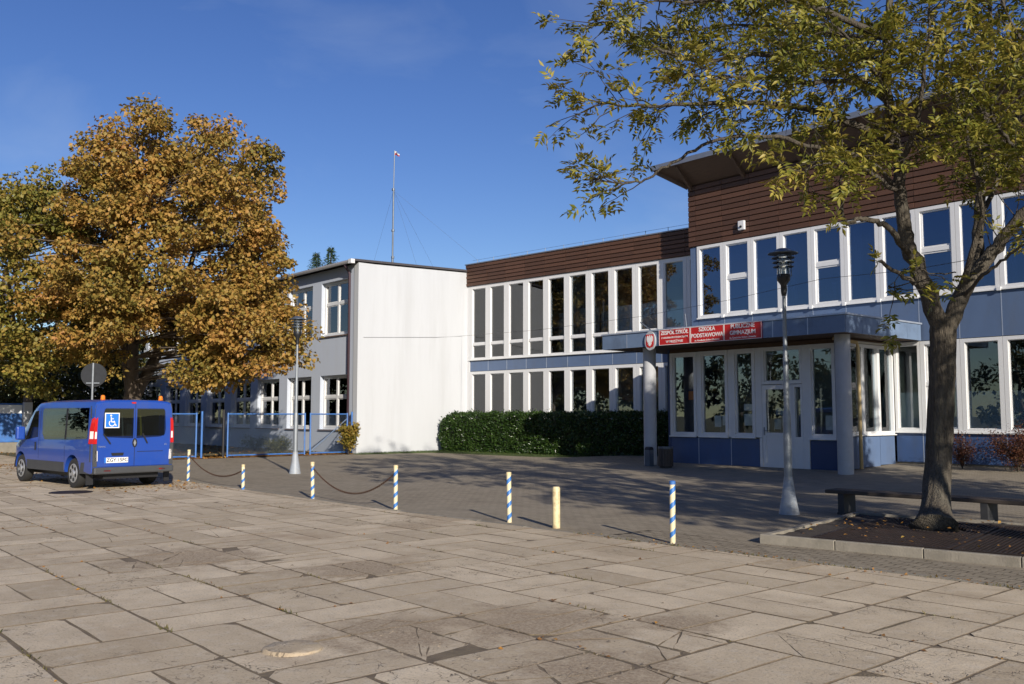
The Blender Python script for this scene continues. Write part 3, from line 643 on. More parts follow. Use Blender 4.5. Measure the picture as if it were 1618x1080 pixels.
# entrance vestibule
EX0, EX1, EY = -19.35, -13.15, 23.39; ez = gz(-15, EY) - .02
def z_at(y): return gz(-15, y)
ent = [(-19.28, -18.22), (-18.12, -17.02), (-16.86, -16.04)]
for a, b2 in ent: window(main, a, b2, .95, 3.62, EY - .03, st=.10, depth=.15, top=.10, bot=.09, sash=.04)
for a, b2 in ((-18.22, -18.12), (-17.02, -16.86), (-16.04, -15.82)):
    m_ = MB(); m_.box(a + .002, b2 - .002, EY, EY + .12, .95, 3.62); m_.build('mullion', 'white_pvc', main)
window(main, -14.26, -13.42, .95, 3.62, EY - .03, st=.09, depth=.15, top=.10, bot=.09, sash=.04)
m_ = MB(); m_.box(-14.46, -14.265, EY, EY + .12, .06, 3.62); m_.box(-15.92, -15.825, EY + .001, EY + .121, .06, .94); m_.build('mullion', 'white_pvc', main)
panels(main, [-19.34, -18.17, -16.94, -15.93], .07, .90, EY + .005, 'blue_panel', 'base_panel')
panels(main, [-14.25, -13.42], .08, .90, EY + .005, 'navy', 'base_panel')
m_ = MB(); m_.box(-13.415, EX1, EY - .03, EY + .2, .05, 3.74); m_.build('corner_panel', 'navy', main)
m_ = MB(); m_.box(EX0 - .02, EX0 + .06, EY - .02, 26.6, .05, 3.74); m_.build('vestibule_side', 'navy', main)
m_ = MB(); m_.box(EX0 + .061, -13.416, EY + .01, EY + .2, 3.625, 3.75); m_.build('head_beam', 'soffit', main)
m_ = MB(); m_.box(EX0 + .07, EX1 - .2, 26.0, 26.15, .1, 3.7); m_.box(EX0 + .07, EX1 - .02, EY + .21, 25.99, 3.64, 3.7); m_.box(EX0 + .07, EX1 - .02, EY + .21, 25.99, .05, .1); m_.box(-16.95, -16.9, EY + .4, 25.98, .11, 3.6); m_.build('vestibule_interior', 'interior', main)
# door
dr = MB(); d0, d1, dz0, dz1 = -15.815, -14.80, .085, 2.50; y = EY + .01
dr.box(d0, d0 + .12, y, y + .07, dz0, dz1); dr.box(d1 - .12, d1, y, y + .07, dz0, dz1); dr.box(d0 + .12, d1 - .12, y, y + .07, dz1 - .13, dz1); dr.box(d0 + .12, d1 - .12, y, y + .07, dz0, dz0 + .14); dr.box(d0 + .12, d1 - .12, y, y + .07, 1.0, 1.10); dr.box(d0 + .12, d1 - .12, y + .02, y + .05, dz0 + .14, 1.0)
door = dr.build('door', 'white_pvc', main)
m_ = MB(); m_.box(d0 + .12, d1 - .12, y + .03, y + .04, 1.10, dz1 - .13); m_.build('pane', 'glass', door)
m_ = MB(); m_.tube([(d0 + .06, y - .05, 1.16), (d0 + .20, y - .05, 1.16)], .012, 6); m_.box(d0 + .04, d0 + .08, y - .015, y - .001, 1.02, 1.26); m_.build('handle', 'galv', door)
window(main, d1 + .01, -14.465, .085, 2.50, EY + .0, st=.07, depth=.12, top=.08, bot=.9, sash=.0, sill=False, name='sidelight')
window(main, d0, -14.465, 2.52, 3.62, EY + .0, st=.08, depth=.12, top=.08, bot=.08, sash=.03, sill=False, name='transom_window')
NL = ['orange notice inside the first porch window from the hedge', 'wide pale notice low in the second porch window', 'narrow pale notice beside another in the second porch window', 'landscape pale notice high in the porch window next to the door',
      'square pale notice low in the porch window next to the door', 'left pale notice low on the porch door glass', 'right pale notice low on the porch door glass', 'landscape pale notice highest on the porch door glass', 'pale notice in the window right of the porch door']
for x, z, w_, h_, c_ in ((-18.6, 2.1, .2, .28, 'paper_o'), (-17.6, 1.25, .25, .35, 'paper'), (-17.3, 1.3, .2, .3, 'paper'), (-16.5, 1.75, .28, .2, 'paper'), (-16.5, 1.3, .3, .35, 'paper'), (-15.45, 1.2, .22, .3, 'paper'), (-15.2, 1.3, .2, .32, 'paper'), (-15.4, 1.62, .3, .2, 'paper'), (-13.8, 1.2, .3, .4, 'paper')):
    m_ = MB(); m_.box(x, x + w_, EY + .075, EY + .079, z, z + h_)
    tag(m_.build('notice', c_, None), NL.pop(0), 'notice', 'paper notices inside the porch glazing')
# vestibule right side, facing +X
def window_x(parent, y0, y1, z0, z1, x, st=.07):
    m_ = MB(); m_.box(x - .15, x, y0, y0 + st, z0, z1); m_.box(x - .15, x, y1 - st, y1, z0, z1); m_.box(x - .15, x, y0 + st, y1 - st, z0, z0 + .09); m_.box(x - .15, x, y0 + st, y1 - st, z1 - .09, z1)
    wo = m_.build('window', 'white_pvc', parent)
    m_ = MB(); m_.box(x - .10, x - .09, y0 + st, y1 - st, z0 + .09, z1 - .09); m_.build('pane', 'glass', wo)
    m_ = MB(); m_.box(x - .02, x + .05, y0 - .01, y1 + .01, z0 - .03, z0 - .002); m_.build('sill', 'sill_metal', wo)
    m_ = MB(); m_.box(x - .19, x - .18, y0 + st, y1 - st, z0 + .09, z1 - .09); m_.build('blind', 'blind', wo)
ysd = [EY + .215, 24.36, 25.26, 26.13]
for i in range(3):
    window_x(main, ysd[i], ysd[i + 1], 1.06, 3.62, EX1 + .02)
    m_ = MB(); m_.box(EX1 - .05, EX1, ysd[i] + .008, ysd[i + 1] - .008, z_at(ysd[i]) + .03, 1.02); m_.build('base_panel', 'blue_band', main)
m_ = MB(); m_.box(EX1 - .12, EX1 - .03, EY + .21, 26.14, 3.625, 3.75); m_.build('head_beam', 'soffit', main)
# canopy
CX0, CX1, CY, CZ0, CZ1 = -20.9, -12.25, 21.9, 3.76, 4.25
can = MB(); can.box(CX0 + .03, CX1 - .03, CY + .03, RY - .06, CZ0 + .01, CZ1 - .02); can = can.build('canopy', 'soffit', main)
cj = [CX0] + [CX0 + 8.65 * k / 8 for k in range(1, 8)] + [CX1]
panels(can, cj, CZ0, CZ1 - .03, CY, 'blue_fascia', 'fascia_panel', .03)
for i in range(5):
    y0 = CY + .035 + i * (RY - .10 - CY - .035) / 5; y1 = CY + .035 + (i + 1) * (RY - .10 - CY - .035) / 5
    m_ = MB(); m_.box(CX1 - .03, CX1, y0 + .006, y1 - .006, CZ0, CZ1 - .03); m_.build('fascia_panel', 'blue_fascia', can)
m_ = MB(); m_.box(CX0, CX0 + .03, CY + .032, RY - .1, CZ0, CZ1 - .03); m_.build('fascia_panel', 'blue_fascia', can)
m_ = MB(); m_.box(CX0 - .03, CX1 + .03, CY - .03, RY - .07, CZ1 - .025, CZ1 + .02); m_.build('roof_edge', 'joint', can)
for n_, (cx, cy) in enumerate(((-12.75, 22.62), (-19.35, 22.45))):
    m_ = MB(); m_.lathe([(.205, gz(cx, cy) - .05), (.205, CZ0 + .005)], 28, (cx, cy)); m_.build('column', 'concrete_col', main, smooth=40)
m_ = MB(); m_.tube([(-13.35, 23.2, 3.74), (-12.95, 23.75, 3.62), (-12.98, 23.86, 3.45), (-12.98, 23.86, .14)], .05, 10); m_.build('downpipe', 'pipe_yellow', main, smooth=True)
# flag holders above the canopy
for n_, (x, y_, l_) in enumerate(((-19.55, 23.0, .75), (-17.95, 22.6, .5))):
    m_ = MB(); m_.tube([(x, y_, CZ1 + .02), (x - l_ * .75, y_ - .1, CZ1 + .02 + l_ * .55)] if n_ == 0 else [(x, y_, CZ1 + .02), (x - .06, y_, CZ1 + .02 + l_)], .02, 7); m_.build('flag_holder', 'galv_dark', main)
# alarm box on the boards
q = None
r_ = ray(1173, 356); t_ = (RY - .1 - 0) / r_.y; p = _C + r_ * t_
m_ = MB(); m_.box(-.13, .13, -.10, .0, -.16, .16); o = m_.build('alarm_box', 'white_pvc'); o.location = (p.x, RY - .095, p.z); md = o.modifiers.new('b', 'BEVEL'); md.width = .02; md.segments = 2
tag(o, 'small white alarm box fixed to the brown boards', 'alarm')
m2 = MB(); m2.lathe([(.045, 0), (.04, .03), (.0, .03)], 12); oo = m2.build('sounder', 'black', o); oo.rotation_euler = (R(90), 0, 0); oo.location = (0, -.10, -.05)

# ------------------------------------------------------------------ signs on the canopy
M['sign_red'] = mat('red_sign', (.50, .018, .015), .4, var=.06); M['sign_white'] = mat('white_lettering', (.80, .78, .76), .5, var=.02); M['sign_cream'] = mat('pale_lettering', (.75, .55, .50), .5, var=.02)
def front(x, y, z): return Matrix.Translation((x, y, z)) @ Matrix.Rotation(R(90), 4, 'X')
sg = [(-18.44, -17.24), (-17.22, -16.02), (-16.0, -14.74)]
txt = [[('ZESPÓŁ SZKÓŁ', .165, .13, .0035), ('Z ODDZIAŁAMI INTEGRACYJNYMI', .072, -.02, .001), ('W MRZEŻYNIE', .105, -.145, .001)],
       [('SZKOŁA', .165, .145, .0035), ('PODSTAWOWA', .165, -.035, .0035), ('im. Kawalerów Orderu Uśmiechu', .070, -.175, .001)],
       [('PUBLICZNE', .165, .145, .0035), ('GIMNAZJUM', .165, -.035, .0035), ('im. Kawalerów Orderu Uśmiechu', .070, -.175, .001)]]
lab = ['red sign lettered ZESPÓŁ SZKÓŁ, nearest the oval eagle plaque', 'middle red sign lettered SZKOŁA PODSTAWOWA on the porch edge', 'red sign lettered PUBLICZNE GIMNAZJUM, farthest from the eagle plaque']
for (a, b2), ls, lb in zip(sg, txt, lab):
    xm, zm = (a + b2) / 2, 4.00
    t_ = thing('school_sign', lb, 'sign', (xm, CY - .03, zm), 0, 'red signs along the porch edge'); w_ = (b2 - a) / 2
    m_ = MB(); m_.box(-w_, w_, -.012, .022, -.24, .24); m_.build('board', 'sign_red', t_)
    m_ = MB()
    for x0, x1, z0, z1 in ((-w_, w_, -.24, -.228), (-w_, w_, .228, .24), (-w_, -w_ + .012, -.228, .228), (w_ - .012, w_, -.228, .228)): m_.box(x0, x1, -.018, -.0125, z0, z1)
    m_.build('border', 'sign_white', t_)
    for s, sz, dz, bold in ls: text_mesh('lettering', s, sz, 'sign_white', t_, front(0, -.014, dz), bold=bold, sx=.95 if len(s) < 15 else .92)
M['oval_grey'] = mat('grey_white_plaque', (.42, .43, .45), .5, var=.05)
em = thing('eagle_plaque', 'oval white plaque with white eagle on a red shield', 'plaque', (-18.80, CY - .045, 3.93))
m_ = MB(); m_.prism([(.215 * math.cos(2 * math.pi * k / 36), .295 * math.sin(2 * math.pi * k / 36)) for k in range(36)], lambda a, b2, t: (a, t, b2), -.012, .04); m_.build('oval', M['oval_grey'], em)
m_ = MB(); m_.prism([(-.155, .20), (.155, .20), (.155, -.13), (.11, -.195), (.03, -.21), (0, -.23), (-.03, -.21), (-.11, -.195), (-.155, -.13)], lambda a, b2, t: (a, t, b2), -.018, -.0125); m_.build('shield', 'sign_red', em)
half = [(0, .165), (.018, .172), (.02, .15), (.035, .135), (.02, .118), (.026, .095), (.05, .115), (.06, .155), (.085, .165), (.115, .13), (.122, .06), (.112, -.02), (.10, .02), (.094, -.05), (.084, .0), (.076, -.065), (.066, -.01), (.058, -.06), (.045, -.03), (.052, -.075), (.085, -.10), (.075, -.115), (.045, -.10), (.03, -.095), (.05, -.15), (.025, -.145), (0, -.175)]
m_ = MB(); m_.prism(half + [(-a, b2) for a, b2 in reversed(half[1:-1])], lambda a, b2, t: (a, t, b2), -.024, -.0185); m_.build('eagle', 'sign_white', em)

# ================================================================== street furniture
def stripemat():
    m, t, b = newmat('blue_and_cream_stripes'); b.inputs['Roughness'].default_value = .5
    tc = t.nodes.new('ShaderNodeTexCoord'); sp = t.nodes.new('ShaderNodeSeparateXYZ'); t.links.new(tc.outputs['Object'], sp.inputs[0])
    at = t.nodes.new('ShaderNodeMath'); at.operation = 'ARCTAN2'; t.links.new(sp.outputs['Y'], at.inputs[0]); t.links.new(sp.outputs['X'], at.inputs[1])
    a1 = t.nodes.new('ShaderNodeMath'); a1.operation = 'MULTIPLY_ADD'; a1.inputs[1].default_value = -1 / (2 * math.pi)
    zz = t.nodes.new('ShaderNodeMath'); zz.operation = 'MULTIPLY'; zz.inputs[1].default_value = 5.6; t.links.new(sp.outputs['Z'], zz.inputs[0])
    n = t.nodes.new('ShaderNodeTexNoise'); n.inputs['Scale'].default_value = 14; n.inputs['Detail'].default_value = 5; t.links.new(tc.outputs['Object'], n.inputs['Vector'])
    nz_ = t.nodes.new('ShaderNodeMath'); nz_.operation = 'MULTIPLY_ADD'; nz_.inputs[1].default_value = .12; t.links.new(n.outputs['Fac'], nz_.inputs[0]); t.links.new(zz.outputs[0], nz_.inputs[2])
    t.links.new(at.outputs[0], a1.inputs[0]); t.links.new(nz_.outputs[0], a1.inputs[2])
    fr = t.nodes.new('ShaderNodeMath'); fr.operation = 'FRACT'; t.links.new(a1.outputs[0], fr.inputs[0])
    lt = t.nodes.new('ShaderNodeMath'); lt.operation = 'LESS_THAN'; lt.inputs[1].default_value = .38; t.links.new(fr.outputs[0], lt.inputs[0])
    mx = t.nodes.new('ShaderNodeMixRGB'); mx.inputs[1].default_value = (.66, .57, .36, 1); mx.inputs[2].default_value = (.035, .16, .45, 1); t.links.new(lt.outputs[0], mx.inputs[0])
    wr = t.nodes.new('ShaderNodeMapRange'); wr.inputs[1].default_value = .60; wr.inputs[2].default_value = .72; wr.inputs[4].default_value = .8; t.links.new(n.outputs['Fac'], wr.inputs[0])
    m2 = t.nodes.new('ShaderNodeMixRGB'); m2.inputs[2].default_value = (.16, .09, .05, 1); t.links.new(wr.outputs[0], m2.inputs[0]); t.links.new(mx.outputs[0], m2.inputs[1])
    t.links.new(m2.outputs[0], b.inputs['Base Color'])
    return m
M['stripe'] = stripemat(); M['cream_paint'] = mat('cream_paint', (.66, .55, .31), .5, var=.1, scale=8, dirt=(.20, .09, .04, .95), dscale=7)
bl = [(297, 760, .76, 'striped bollard nearest the blue van'), (384, 773, .53, 'short striped bollard sharing a chain with the one by the van'), (494, 788, .70, 'striped bollard nearest the far lamp post, left end of a chain'),
      (625, 806, .75, 'striped bollard at the right end of the longer chain'), (805, 825, .74, 'leaning striped bollard left of the plain cream post'), (1063, 858, .77, 'striped bollard standing alone closest to the tree bed')]
tops = []
for px_, py_, h_, lb in bl:
    p = gnd(px_, py_); r0 = .036
    t_ = thing('bollard', 'blue and cream ' + lb, 'bollard', (p.x, p.y, 0), 0, 'striped bollards along the forecourt edge'); t_.rotation_euler = (random.gauss(0, .012), random.gauss(0, .012), random.uniform(0, 6))
    if px_ == 805: t_.rotation_euler[1] = .03
    m_ = MB(); m_.lathe([(r0, -.04), (r0, h_ - .012), (r0 - .01, h_), (.0, h_)], 16); m_.build('post', 'stripe', t_, smooth=40)
    m_ = MB(); m_.lathe([(r0 + .004, h_ - .035), (r0 + .004, h_ + .004), (r0 - .01, h_ + .012), (0, h_ + .012)], 16); m_.build('cap', 'cream_paint' if px_ not in (1063,) else 'fence_blue', t_, smooth=40)
    m_ = MB(); m_.tube([(r0, 0, h_ - .09), (r0 + .03, 0, h_ - .10), (r0 + .02, .0, h_ - .13)], .006, 6); m_.build('eyelet', 'rust', t_)
    tops.append(Vector((p.x, p.y, h_ - .11)))
p = gnd(879, 834); t_ = thing('bollard', 'thick plain cream steel bollard with rust streaks', 'bollard', (p.x, p.y, 0))
m_ = MB(); m_.lathe([(.056, -.04), (.056, .56), (.046, .585), (.0, .59)], 20); m_.build('post', 'cream_paint', t_, smooth=40)
def chain(a, b2, sag, name, lb):
    n = int((b2 - a).length * 1.12 / .036); m_ = MB(); d = (b2 - a); pts = []
    for i in range(n + 1):
        t = i / n; q = a + d * t; q.z -= sag * 4 * t * (1 - t); pts.append(q)
    for i in range(n):
        c = (pts[i] + pts[i + 1]) / 2; u = (pts[i + 1] - pts[i]).normalized(); s = u.cross(Vector((0, 0, 1))).normalized(); v = s.cross(u)
        if i % 2: s, v = v, s
        ring_ = [c + u * (.026 * math.cos(k * math.pi / 4)) + s * (.015 * math.sin(k * math.pi / 4)) for k in range(8)]
        m_.tube(ring_ + [ring_[0]], .0052, 5, cap=False)
    tag(m_.build(name, 'rust', None, smooth=True), lb, 'chain', 'rusty chains between bollards')
chain(tops[0], tops[1], .30, 'chain', 'rusty chain hanging between the two bollards beside the van')
chain(tops[2], tops[3], .42, 'chain', 'rusty chain hanging between the two bollards left of centre')

def lamp(p, rz, lb):
    t_ = thing('street_lamp', lb, 'lamp post', (p.x, p.y, p.z), rz, 'round headed lamp posts')
    m_ = MB(); m_.lathe([(.165, -.02), (.16, .03), (.11, .30), (.075, .55), (.07, .60)], 20); m_.build('base', M['lamp_base'], t_, smooth=40)
    m_ = MB(); m_.lathe([(.066, .58), (.062, 1.62), (.05, 1.68)], 18); m_.build('lower_pole', 'galv', t_, smooth=40)
    m_ = MB(); m_.lathe([(.046, 1.66), (.042, 2.55), (.035, 2.58), (.030, 3.58), (.030, 3.62)], 16); m_.build('upper_pole', 'galv', t_, smooth=40)
    m_ = MB(); m_.lathe([(.036, 3.58), (.05, 3.66), (.05, 3.76), (.105, 3.84), (.11, 3.92), (.10, 3.94)], 18); m_.build('lamp_cup', 'black', t_, smooth=40)
    m_ = MB(); m_.lathe([(.098, 3.93), (.105, 4.28), (.105, 4.285)], 20); m_.build('lamp_glass', 'lamp_glass', t_, smooth=40)
    m_ = MB(); m_.lathe([(.03, 3.95), (.03, 4.15), (.01, 4.18)], 12); m_.build('bulb', 'sign_white', t_, smooth=40)
    for k in range(3):
        m_ = MB(); r0 = .165 + .012 * k; z = 4.06 + .075 * k; nn_ = 22
        m_.add([(rr * math.cos(2 * math.pi * i / nn_), rr * math.sin(2 * math.pi * i / nn_), zz) for rr, zz in ((.115, z + .02), (r0, z), (r0, z + .012), (.115, z + .032)) for i in range(nn_)], [(a * nn_ + i, a * nn_ + (i + 1) % nn_, ((a + 1) % 4) * nn_ + (i + 1) % nn_, ((a + 1) % 4) * nn_ + i) for a in range(4) for i in range(nn_)])
        m_.build('louvre', 'galv_dark', t_, smooth=40)
    m_ = MB()
    for k in range(3): m_.tube([(.125 * math.cos(k * 2.094 + .4), .125 * math.sin(k * 2.094 + .4), 3.9), (.125 * math.cos(k * 2.094 + .4), .125 * math.sin(k * 2.094 + .4), 4.32)], .008, 6)
    m_.build('head_rods', 'galv_dark', t_)
    m_ = MB(); m_.lathe([(.245, 4.285), (.245, 4.295), (.15, 4.33), (.09, 4.37), (.0, 4.385)], 26); m_.build('hood', 'galv_dark', t_, smooth=40)
    return t_
M['lamp_base'] = mat('painted_lamp_base', (.30, .33, .37), .5, var=.15, scale=7, dirt=(.22, .17, .12, .7), dscale=6)
lamp(gnd(1247, 812), .3, 'tall round headed lamp post in front of the porch door'); lamp(gnd(466, 748), 1.2, 'round headed lamp post beside the autumn tree and white wing')

# ---- bench behind the tree
bn = thing('bench', 'long dark backless plank bench behind the leaning tree', 'bench', (-8.15, 13.95, 0), R(3))
for k in range(3):
    m_ = MB(); m_.box(0, 5.2, -.20 + k * .145, -.065 + k * .145, .335, .395); o = m_.build('seat_plank', 'bench_wood', bn); o.modifiers.new('b', 'BEVEL').width = .01
for k, x in enumerate((.22, 2.4, 4.7)):
    m_ = MB(); m_.box(x, x + .10, -.19, .22, .0, .333); m_.build('leg', 'bench_leg', bn)
    m_ = MB(); m_.box(x - .03, x + .13, -.16, .18, .0, .035); m_.build('foot', 'bench_leg', bn)

# ---- litter bins by the porch column
def bin_(p, h_, r_, lb, slats):
    t_ = thing('litter_bin', lb, 'litter bin', p)
    m_ = MB(); m_.lathe([(r_ - .03, .02), (r_ - .02, h_), (r_ - .05, h_), (r_ - .06, .05)], 18); m_.build('liner', 'black', t_)
    if slats:
        for k in range(16):
            a = 2 * math.pi * k / 16; mx_ = Matrix.Rotation(a, 4, 'Z'); m_ = MB(); m_.box(r_ - .02, r_ + .005, -.035, .035, .06, h_ - .03, mx_); m_.build('slat', 'bench_wood', t_)
    m_ = MB(); m_.lathe([(r_ + .005, h_ - .05), (r_ + .015, h_), (r_ + .015, h_ + .02), (r_ - .03, h_ + .02), (r_ - .03, h_)], 18); m_.build('rim', 'galv_dark', t_, smooth=40)
g_ = gnd(1052, 737, .06); bin_((g_.x, g_.y, gz(g_.x, g_.y)), .62, .22, 'round slatted litter bin beside the porch window', True)
g_ = gnd(1030, 733, .05); q_ = Vector((-19.02, 22.0, gz(-19.0, 22.0)))
t_ = thing('ash_bin', 'small grey ash bin standing against the shaded porch column', 'litter bin', q_)
m_ = MB(); m_.box(-.10, .10, -.10, .10, 0, .50); m_.build('body', 'galv_dark', t_)
m_ = MB(); m_.prism([(.10 * math.cos(math.pi * k / 8), .10 * math.sin(math.pi * k / 8)) for k in range(9)], lambda a, b2, t: (t, a, .50 + b2), -.10, .10); m_.build('lid', 'black', t_, smooth=40)

# ---- blue mesh fence and gates
FX = -33.52
def fence_panel(y0, y1, name, lb, z0=.06, z1=1.66, brace=False):
    t_ = thing(name, lb, 'gate' if 'gate' in name else 'fence', (FX, y0, 0)); l = y1 - y0; r_ = .028
    for y_ in (0, l):
        m_ = MB(); m_.tube([(0, y_, -.02), (0, y_, z1 + .05)], r_ + .004, 8); m_.build('post', 'fence_blue', t_, smooth=40)
    for z in (z0 + .03, z1):
        m_ = MB(); m_.tube([(0, r_, z), (0, l - r_, z)], r_, 8); m_.build('rail', 'fence_blue', t_, smooth=40)
    if brace: m_ = MB(); m_.tube([(0, r_, z0 + .1), (0, l - r_, z1 - .2)], .02, 6); m_.build('brace', 'wire', t_)
    m_ = MB(); s = .075; H_ = z1 - z0 - .06; k = -int(H_ / s) - 1
    while k * s < l:
        for sg_ in (1, -1):
            a = Vector((0, k * s, z0 + .03)) if sg_ > 0 else Vector((0, k * s, z1 - .03)); b2 = a + Vector((0, H_, H_ * sg_))
            t0 = max(0, (-a.y) / H_); t1 = min(1, (l - a.y) / H_)
            if t1 > t0 + .01: m_.bar(a.lerp(b2, t0), a.lerp(b2, t1), .0035)
        k += 1
    w_ = m_.build('wire_mesh', 'wire', t_); w_['kind'] = 'stuff'
    return t_
fence_panel(11.9, 13.35, 'mesh_fence', 'blue mesh fence panel half hidden by the van')
fence_panel(14.57, 17.80, 'gate', 'wide blue mesh gate leaf behind the far lamp post')
fence_panel(18.05, 19.75, 'mesh_fence', 'blue mesh panel between the gate and the white gable', brace=True)
fence_panel(8.0, 11.8, 'mesh_fence', 'blue mesh fence panel hidden behind the blue van')
m_ = MB(); m_.tube([(0, 0, 0), (0, 0, 1.82)], .05, 10); o = m_.build('gate_post', 'black', None, smooth=40); o.location = (FX, 14.40, 0); tag(o, 'thin dark steel post in the gap of the blue fence', 'post')
for y_, lb in ((13.56, 'blue steel post left of the gap in the fence'), (19.97, 'blue steel post against the white gable corner')):
    m_ = MB(); m_.tube([(0, 0, 0), (0, 0, 1.76)], .04, 10); o = m_.build('fence_post', 'fence_blue', None, smooth=40); o.location = (FX, y_, 0); tag(o, lb, 'post')
# solid blue fence at the far left
lf = thing('sheet_fence', 'blue sheet metal fence with pale upper panel at the left edge', 'fence', (-44.5, 6.5, 0), R(90))
m_ = MB(); m_.box(0, 3.42, -.02, .02, .50, 1.62); m_.build('lower_sheet', M['fence_blue'], lf)
m_ = MB(); m_.box(0, 3.42, -.015, .015, 1.70, 2.06); m_.build('upper_panel', 'blind', lf)
for z in (.47, 1.66, 2.10): m_ = MB(); m_.tube([(0, 0, z), (3.42, 0, z)], .03, 8); m_.build('rail', 'fence_blue', lf)
for x in (1.2, 2.4): m_ = MB(); m_.tube([(x, -.03, .5), (x, -.03, 2.1)], .022, 8); m_.build('upright', 'fence_blue', lf)
m_ = MB(); m_.box(-1, 3.45, -.12, .12, -.05, .44); m_.build('plinth', 'kerb', lf)
m_ = MB(); m_.box(3.47, 3.80, -.16, .16, -.05, 2.18); m_.build('pillar', 'concrete_col', lf)
# round traffic mirror seen from behind
p = atd(147, 590, 30.5); tm = thing('traffic_mirror', 'round grey traffic mirror on a pole behind the van', 'traffic mirror', (p.x, p.y, 0), YAW)
m_ = MB(); m_.tube([(0, 0, 0), (0, 0, 3.35)], .035, 10); m_.build('pole', 'galv', tm, smooth=40)
m_ = MB(); m_.prism([(.43 * math.cos(2 * math.pi * k / 32), .40 * math.sin(2 * math.pi * k / 32)) for k in range(32)], lambda a, b2, t: (a, t, 2.95 + b2), .05, .09); m_.build('mirror_disc', mat('shaded_mirror_back', (.022, .024, .028), .8, metal=0, var=.3, scale=6), tm)  # tree shade put into the near-black disc colour
m_ = MB(); m_.box(-.22, .22, .0, .05, 2.66, 2.70); m_.build('bracket', 'galv', tm)

# ---- mast with flag on the wing's roof, guy wires
p0 = Vector((-36.6, 23.9, 8.2)); mast = thing('roof_mast', 'thin lattice roof mast with a small flag above the white wing', 'mast', p0)
m_ = MB(); m_.tube([(0, 0, 0), (.02, 0, 1.0)], .055, 8); m_.tube([(.02, 0, 1.0), (.05, 0, 4.2)], .042, 8); m_.tube([(.05, 0, 4.2), (.1, 0, 6.15)], .024, 6); m_.build('pole', 'galv_dark', mast)
m_ = MB()
for z in (.9, 2.2, 4.2): m_.lathe([(.075, z), (.075, z + .10)], 8, (.03, 0))
m_.build('clamp', 'galv_dark', mast)
fl = MB(); W_ = 7
fv = [(.1 + .07 * i, .03 * math.sin(i * 1.1), 6.12 - .035 * i + .03 * math.sin(i * .9) - j * .20 * (1 - .07 * i)) for i in range(W_) for j in (0, .5, 1)]
M['flag_white'] = mat('flag_white', (.75, .74, .74), .8); M['flag_red'] = mat('flag_red', (.45, .03, .04), .8)
fo = MB(); fo.add(fv, [(3 * i, 3 * i + 1, 3 * i + 4, 3 * i + 3) for i in range(W_ - 1)]); f1 = fo.mesh('flag', 'flag_white', fix=False); o = link('flag_white_half', f1, mast); o.modifiers.new('s', 'SOLIDIFY').thickness = .006
fo = MB(); fo.add(fv, [(3 * i + 1, 3 * i + 2, 3 * i + 5, 3 * i + 4) for i in range(W_ - 1)]); f1 = fo.mesh('flag', 'flag_red', fix=False); o = link('flag_red_half', f1, mast); o.modifiers.new('s', 'SOLIDIFY').thickness = .006
for e in ((2.9, -.6, .15), (3.2, 3.4, .3), (-3.5, .8, .1), (-1.5, 4, .3)):
    m_ = MB(); m_.tube([(.05, 0, 4.2), e], .004, 5); m_.build('guy_wire', 'galv_dark', mast)
# ---- overhead cable across the forecourt
a, b2 = Vector((-33.9, 20.0, 4.95)), None
pts = [(410, 527, 43), (575, 532.5, 39.5), (690, 532.5, 37), (730, 530.5, 37), (850, 521, 33), (1010, 500, 29), (1150, 474, 25.5), (1300, 440, 22), (1440, 426, 17.5), (1560, 405, 14.0)]
m_ = MB(); cp = []
for px_, py_, d in pts:
    r_ = ray(px_, py_)
    if px_ < 500: d = (LY - .05) / r_.y
    elif px_ < 735: d = (LX + .03) / r_.x
    cp.append(_C + r_ * d)
m_.tube(cp, .0052, 6); tag(m_.build('overhead_cable', 'black', None, smooth=True), 'thin black cable sagging across from the white wing to the near tree', 'cable')

# ================================================================== van
M['van_blue'] = mat('blue_car_paint', (.014, .060, .33), .28, var=.04, scale=1, coat=.6, spec=.6, dirt=(.10, .10, .11, .28), dscale=1.3)
M['van_grey'] = mat('dark_grey_bumper', (.050, .052, .056), .6, var=.15); M['van_glass'] = glassmat('tinted_van_glass', tint=(.42, .46, .46), base=.03, gain=.9)
M['tyre'] = mat('tyre_rubber', (.020, .020, .020), .85, var=.2, scale=8); M['rim'] = mat('wheel_trim', (.45, .46, .48), .35, metal=.6, var=.1)
M['red_lens'] = mat('red_lamp_lens', (.50, .012, .012), .15, coat=.5); M['clear_lens'] = mat('clear_lamp_lens', (.75, .72, .70), .15, coat=.5); M['amber'] = mat('amber_beacon', (.80, .20, .01), .2, coat=.4)
M['seat'] = mat('van_seat_fabric', (.10, .10, .12), .9); M['yellow'] = mat('yellow_rail', (.65, .52, .05), .5); M['sticker_blue'] = mat('sticker_blue', (.02, .18, .62), .5, var=.02)
van = thing('van', 'blue passenger van with amber beacons and a wheelchair sticker, seen from behind', 'van', (-20.95, 6.95, 0), R(187))
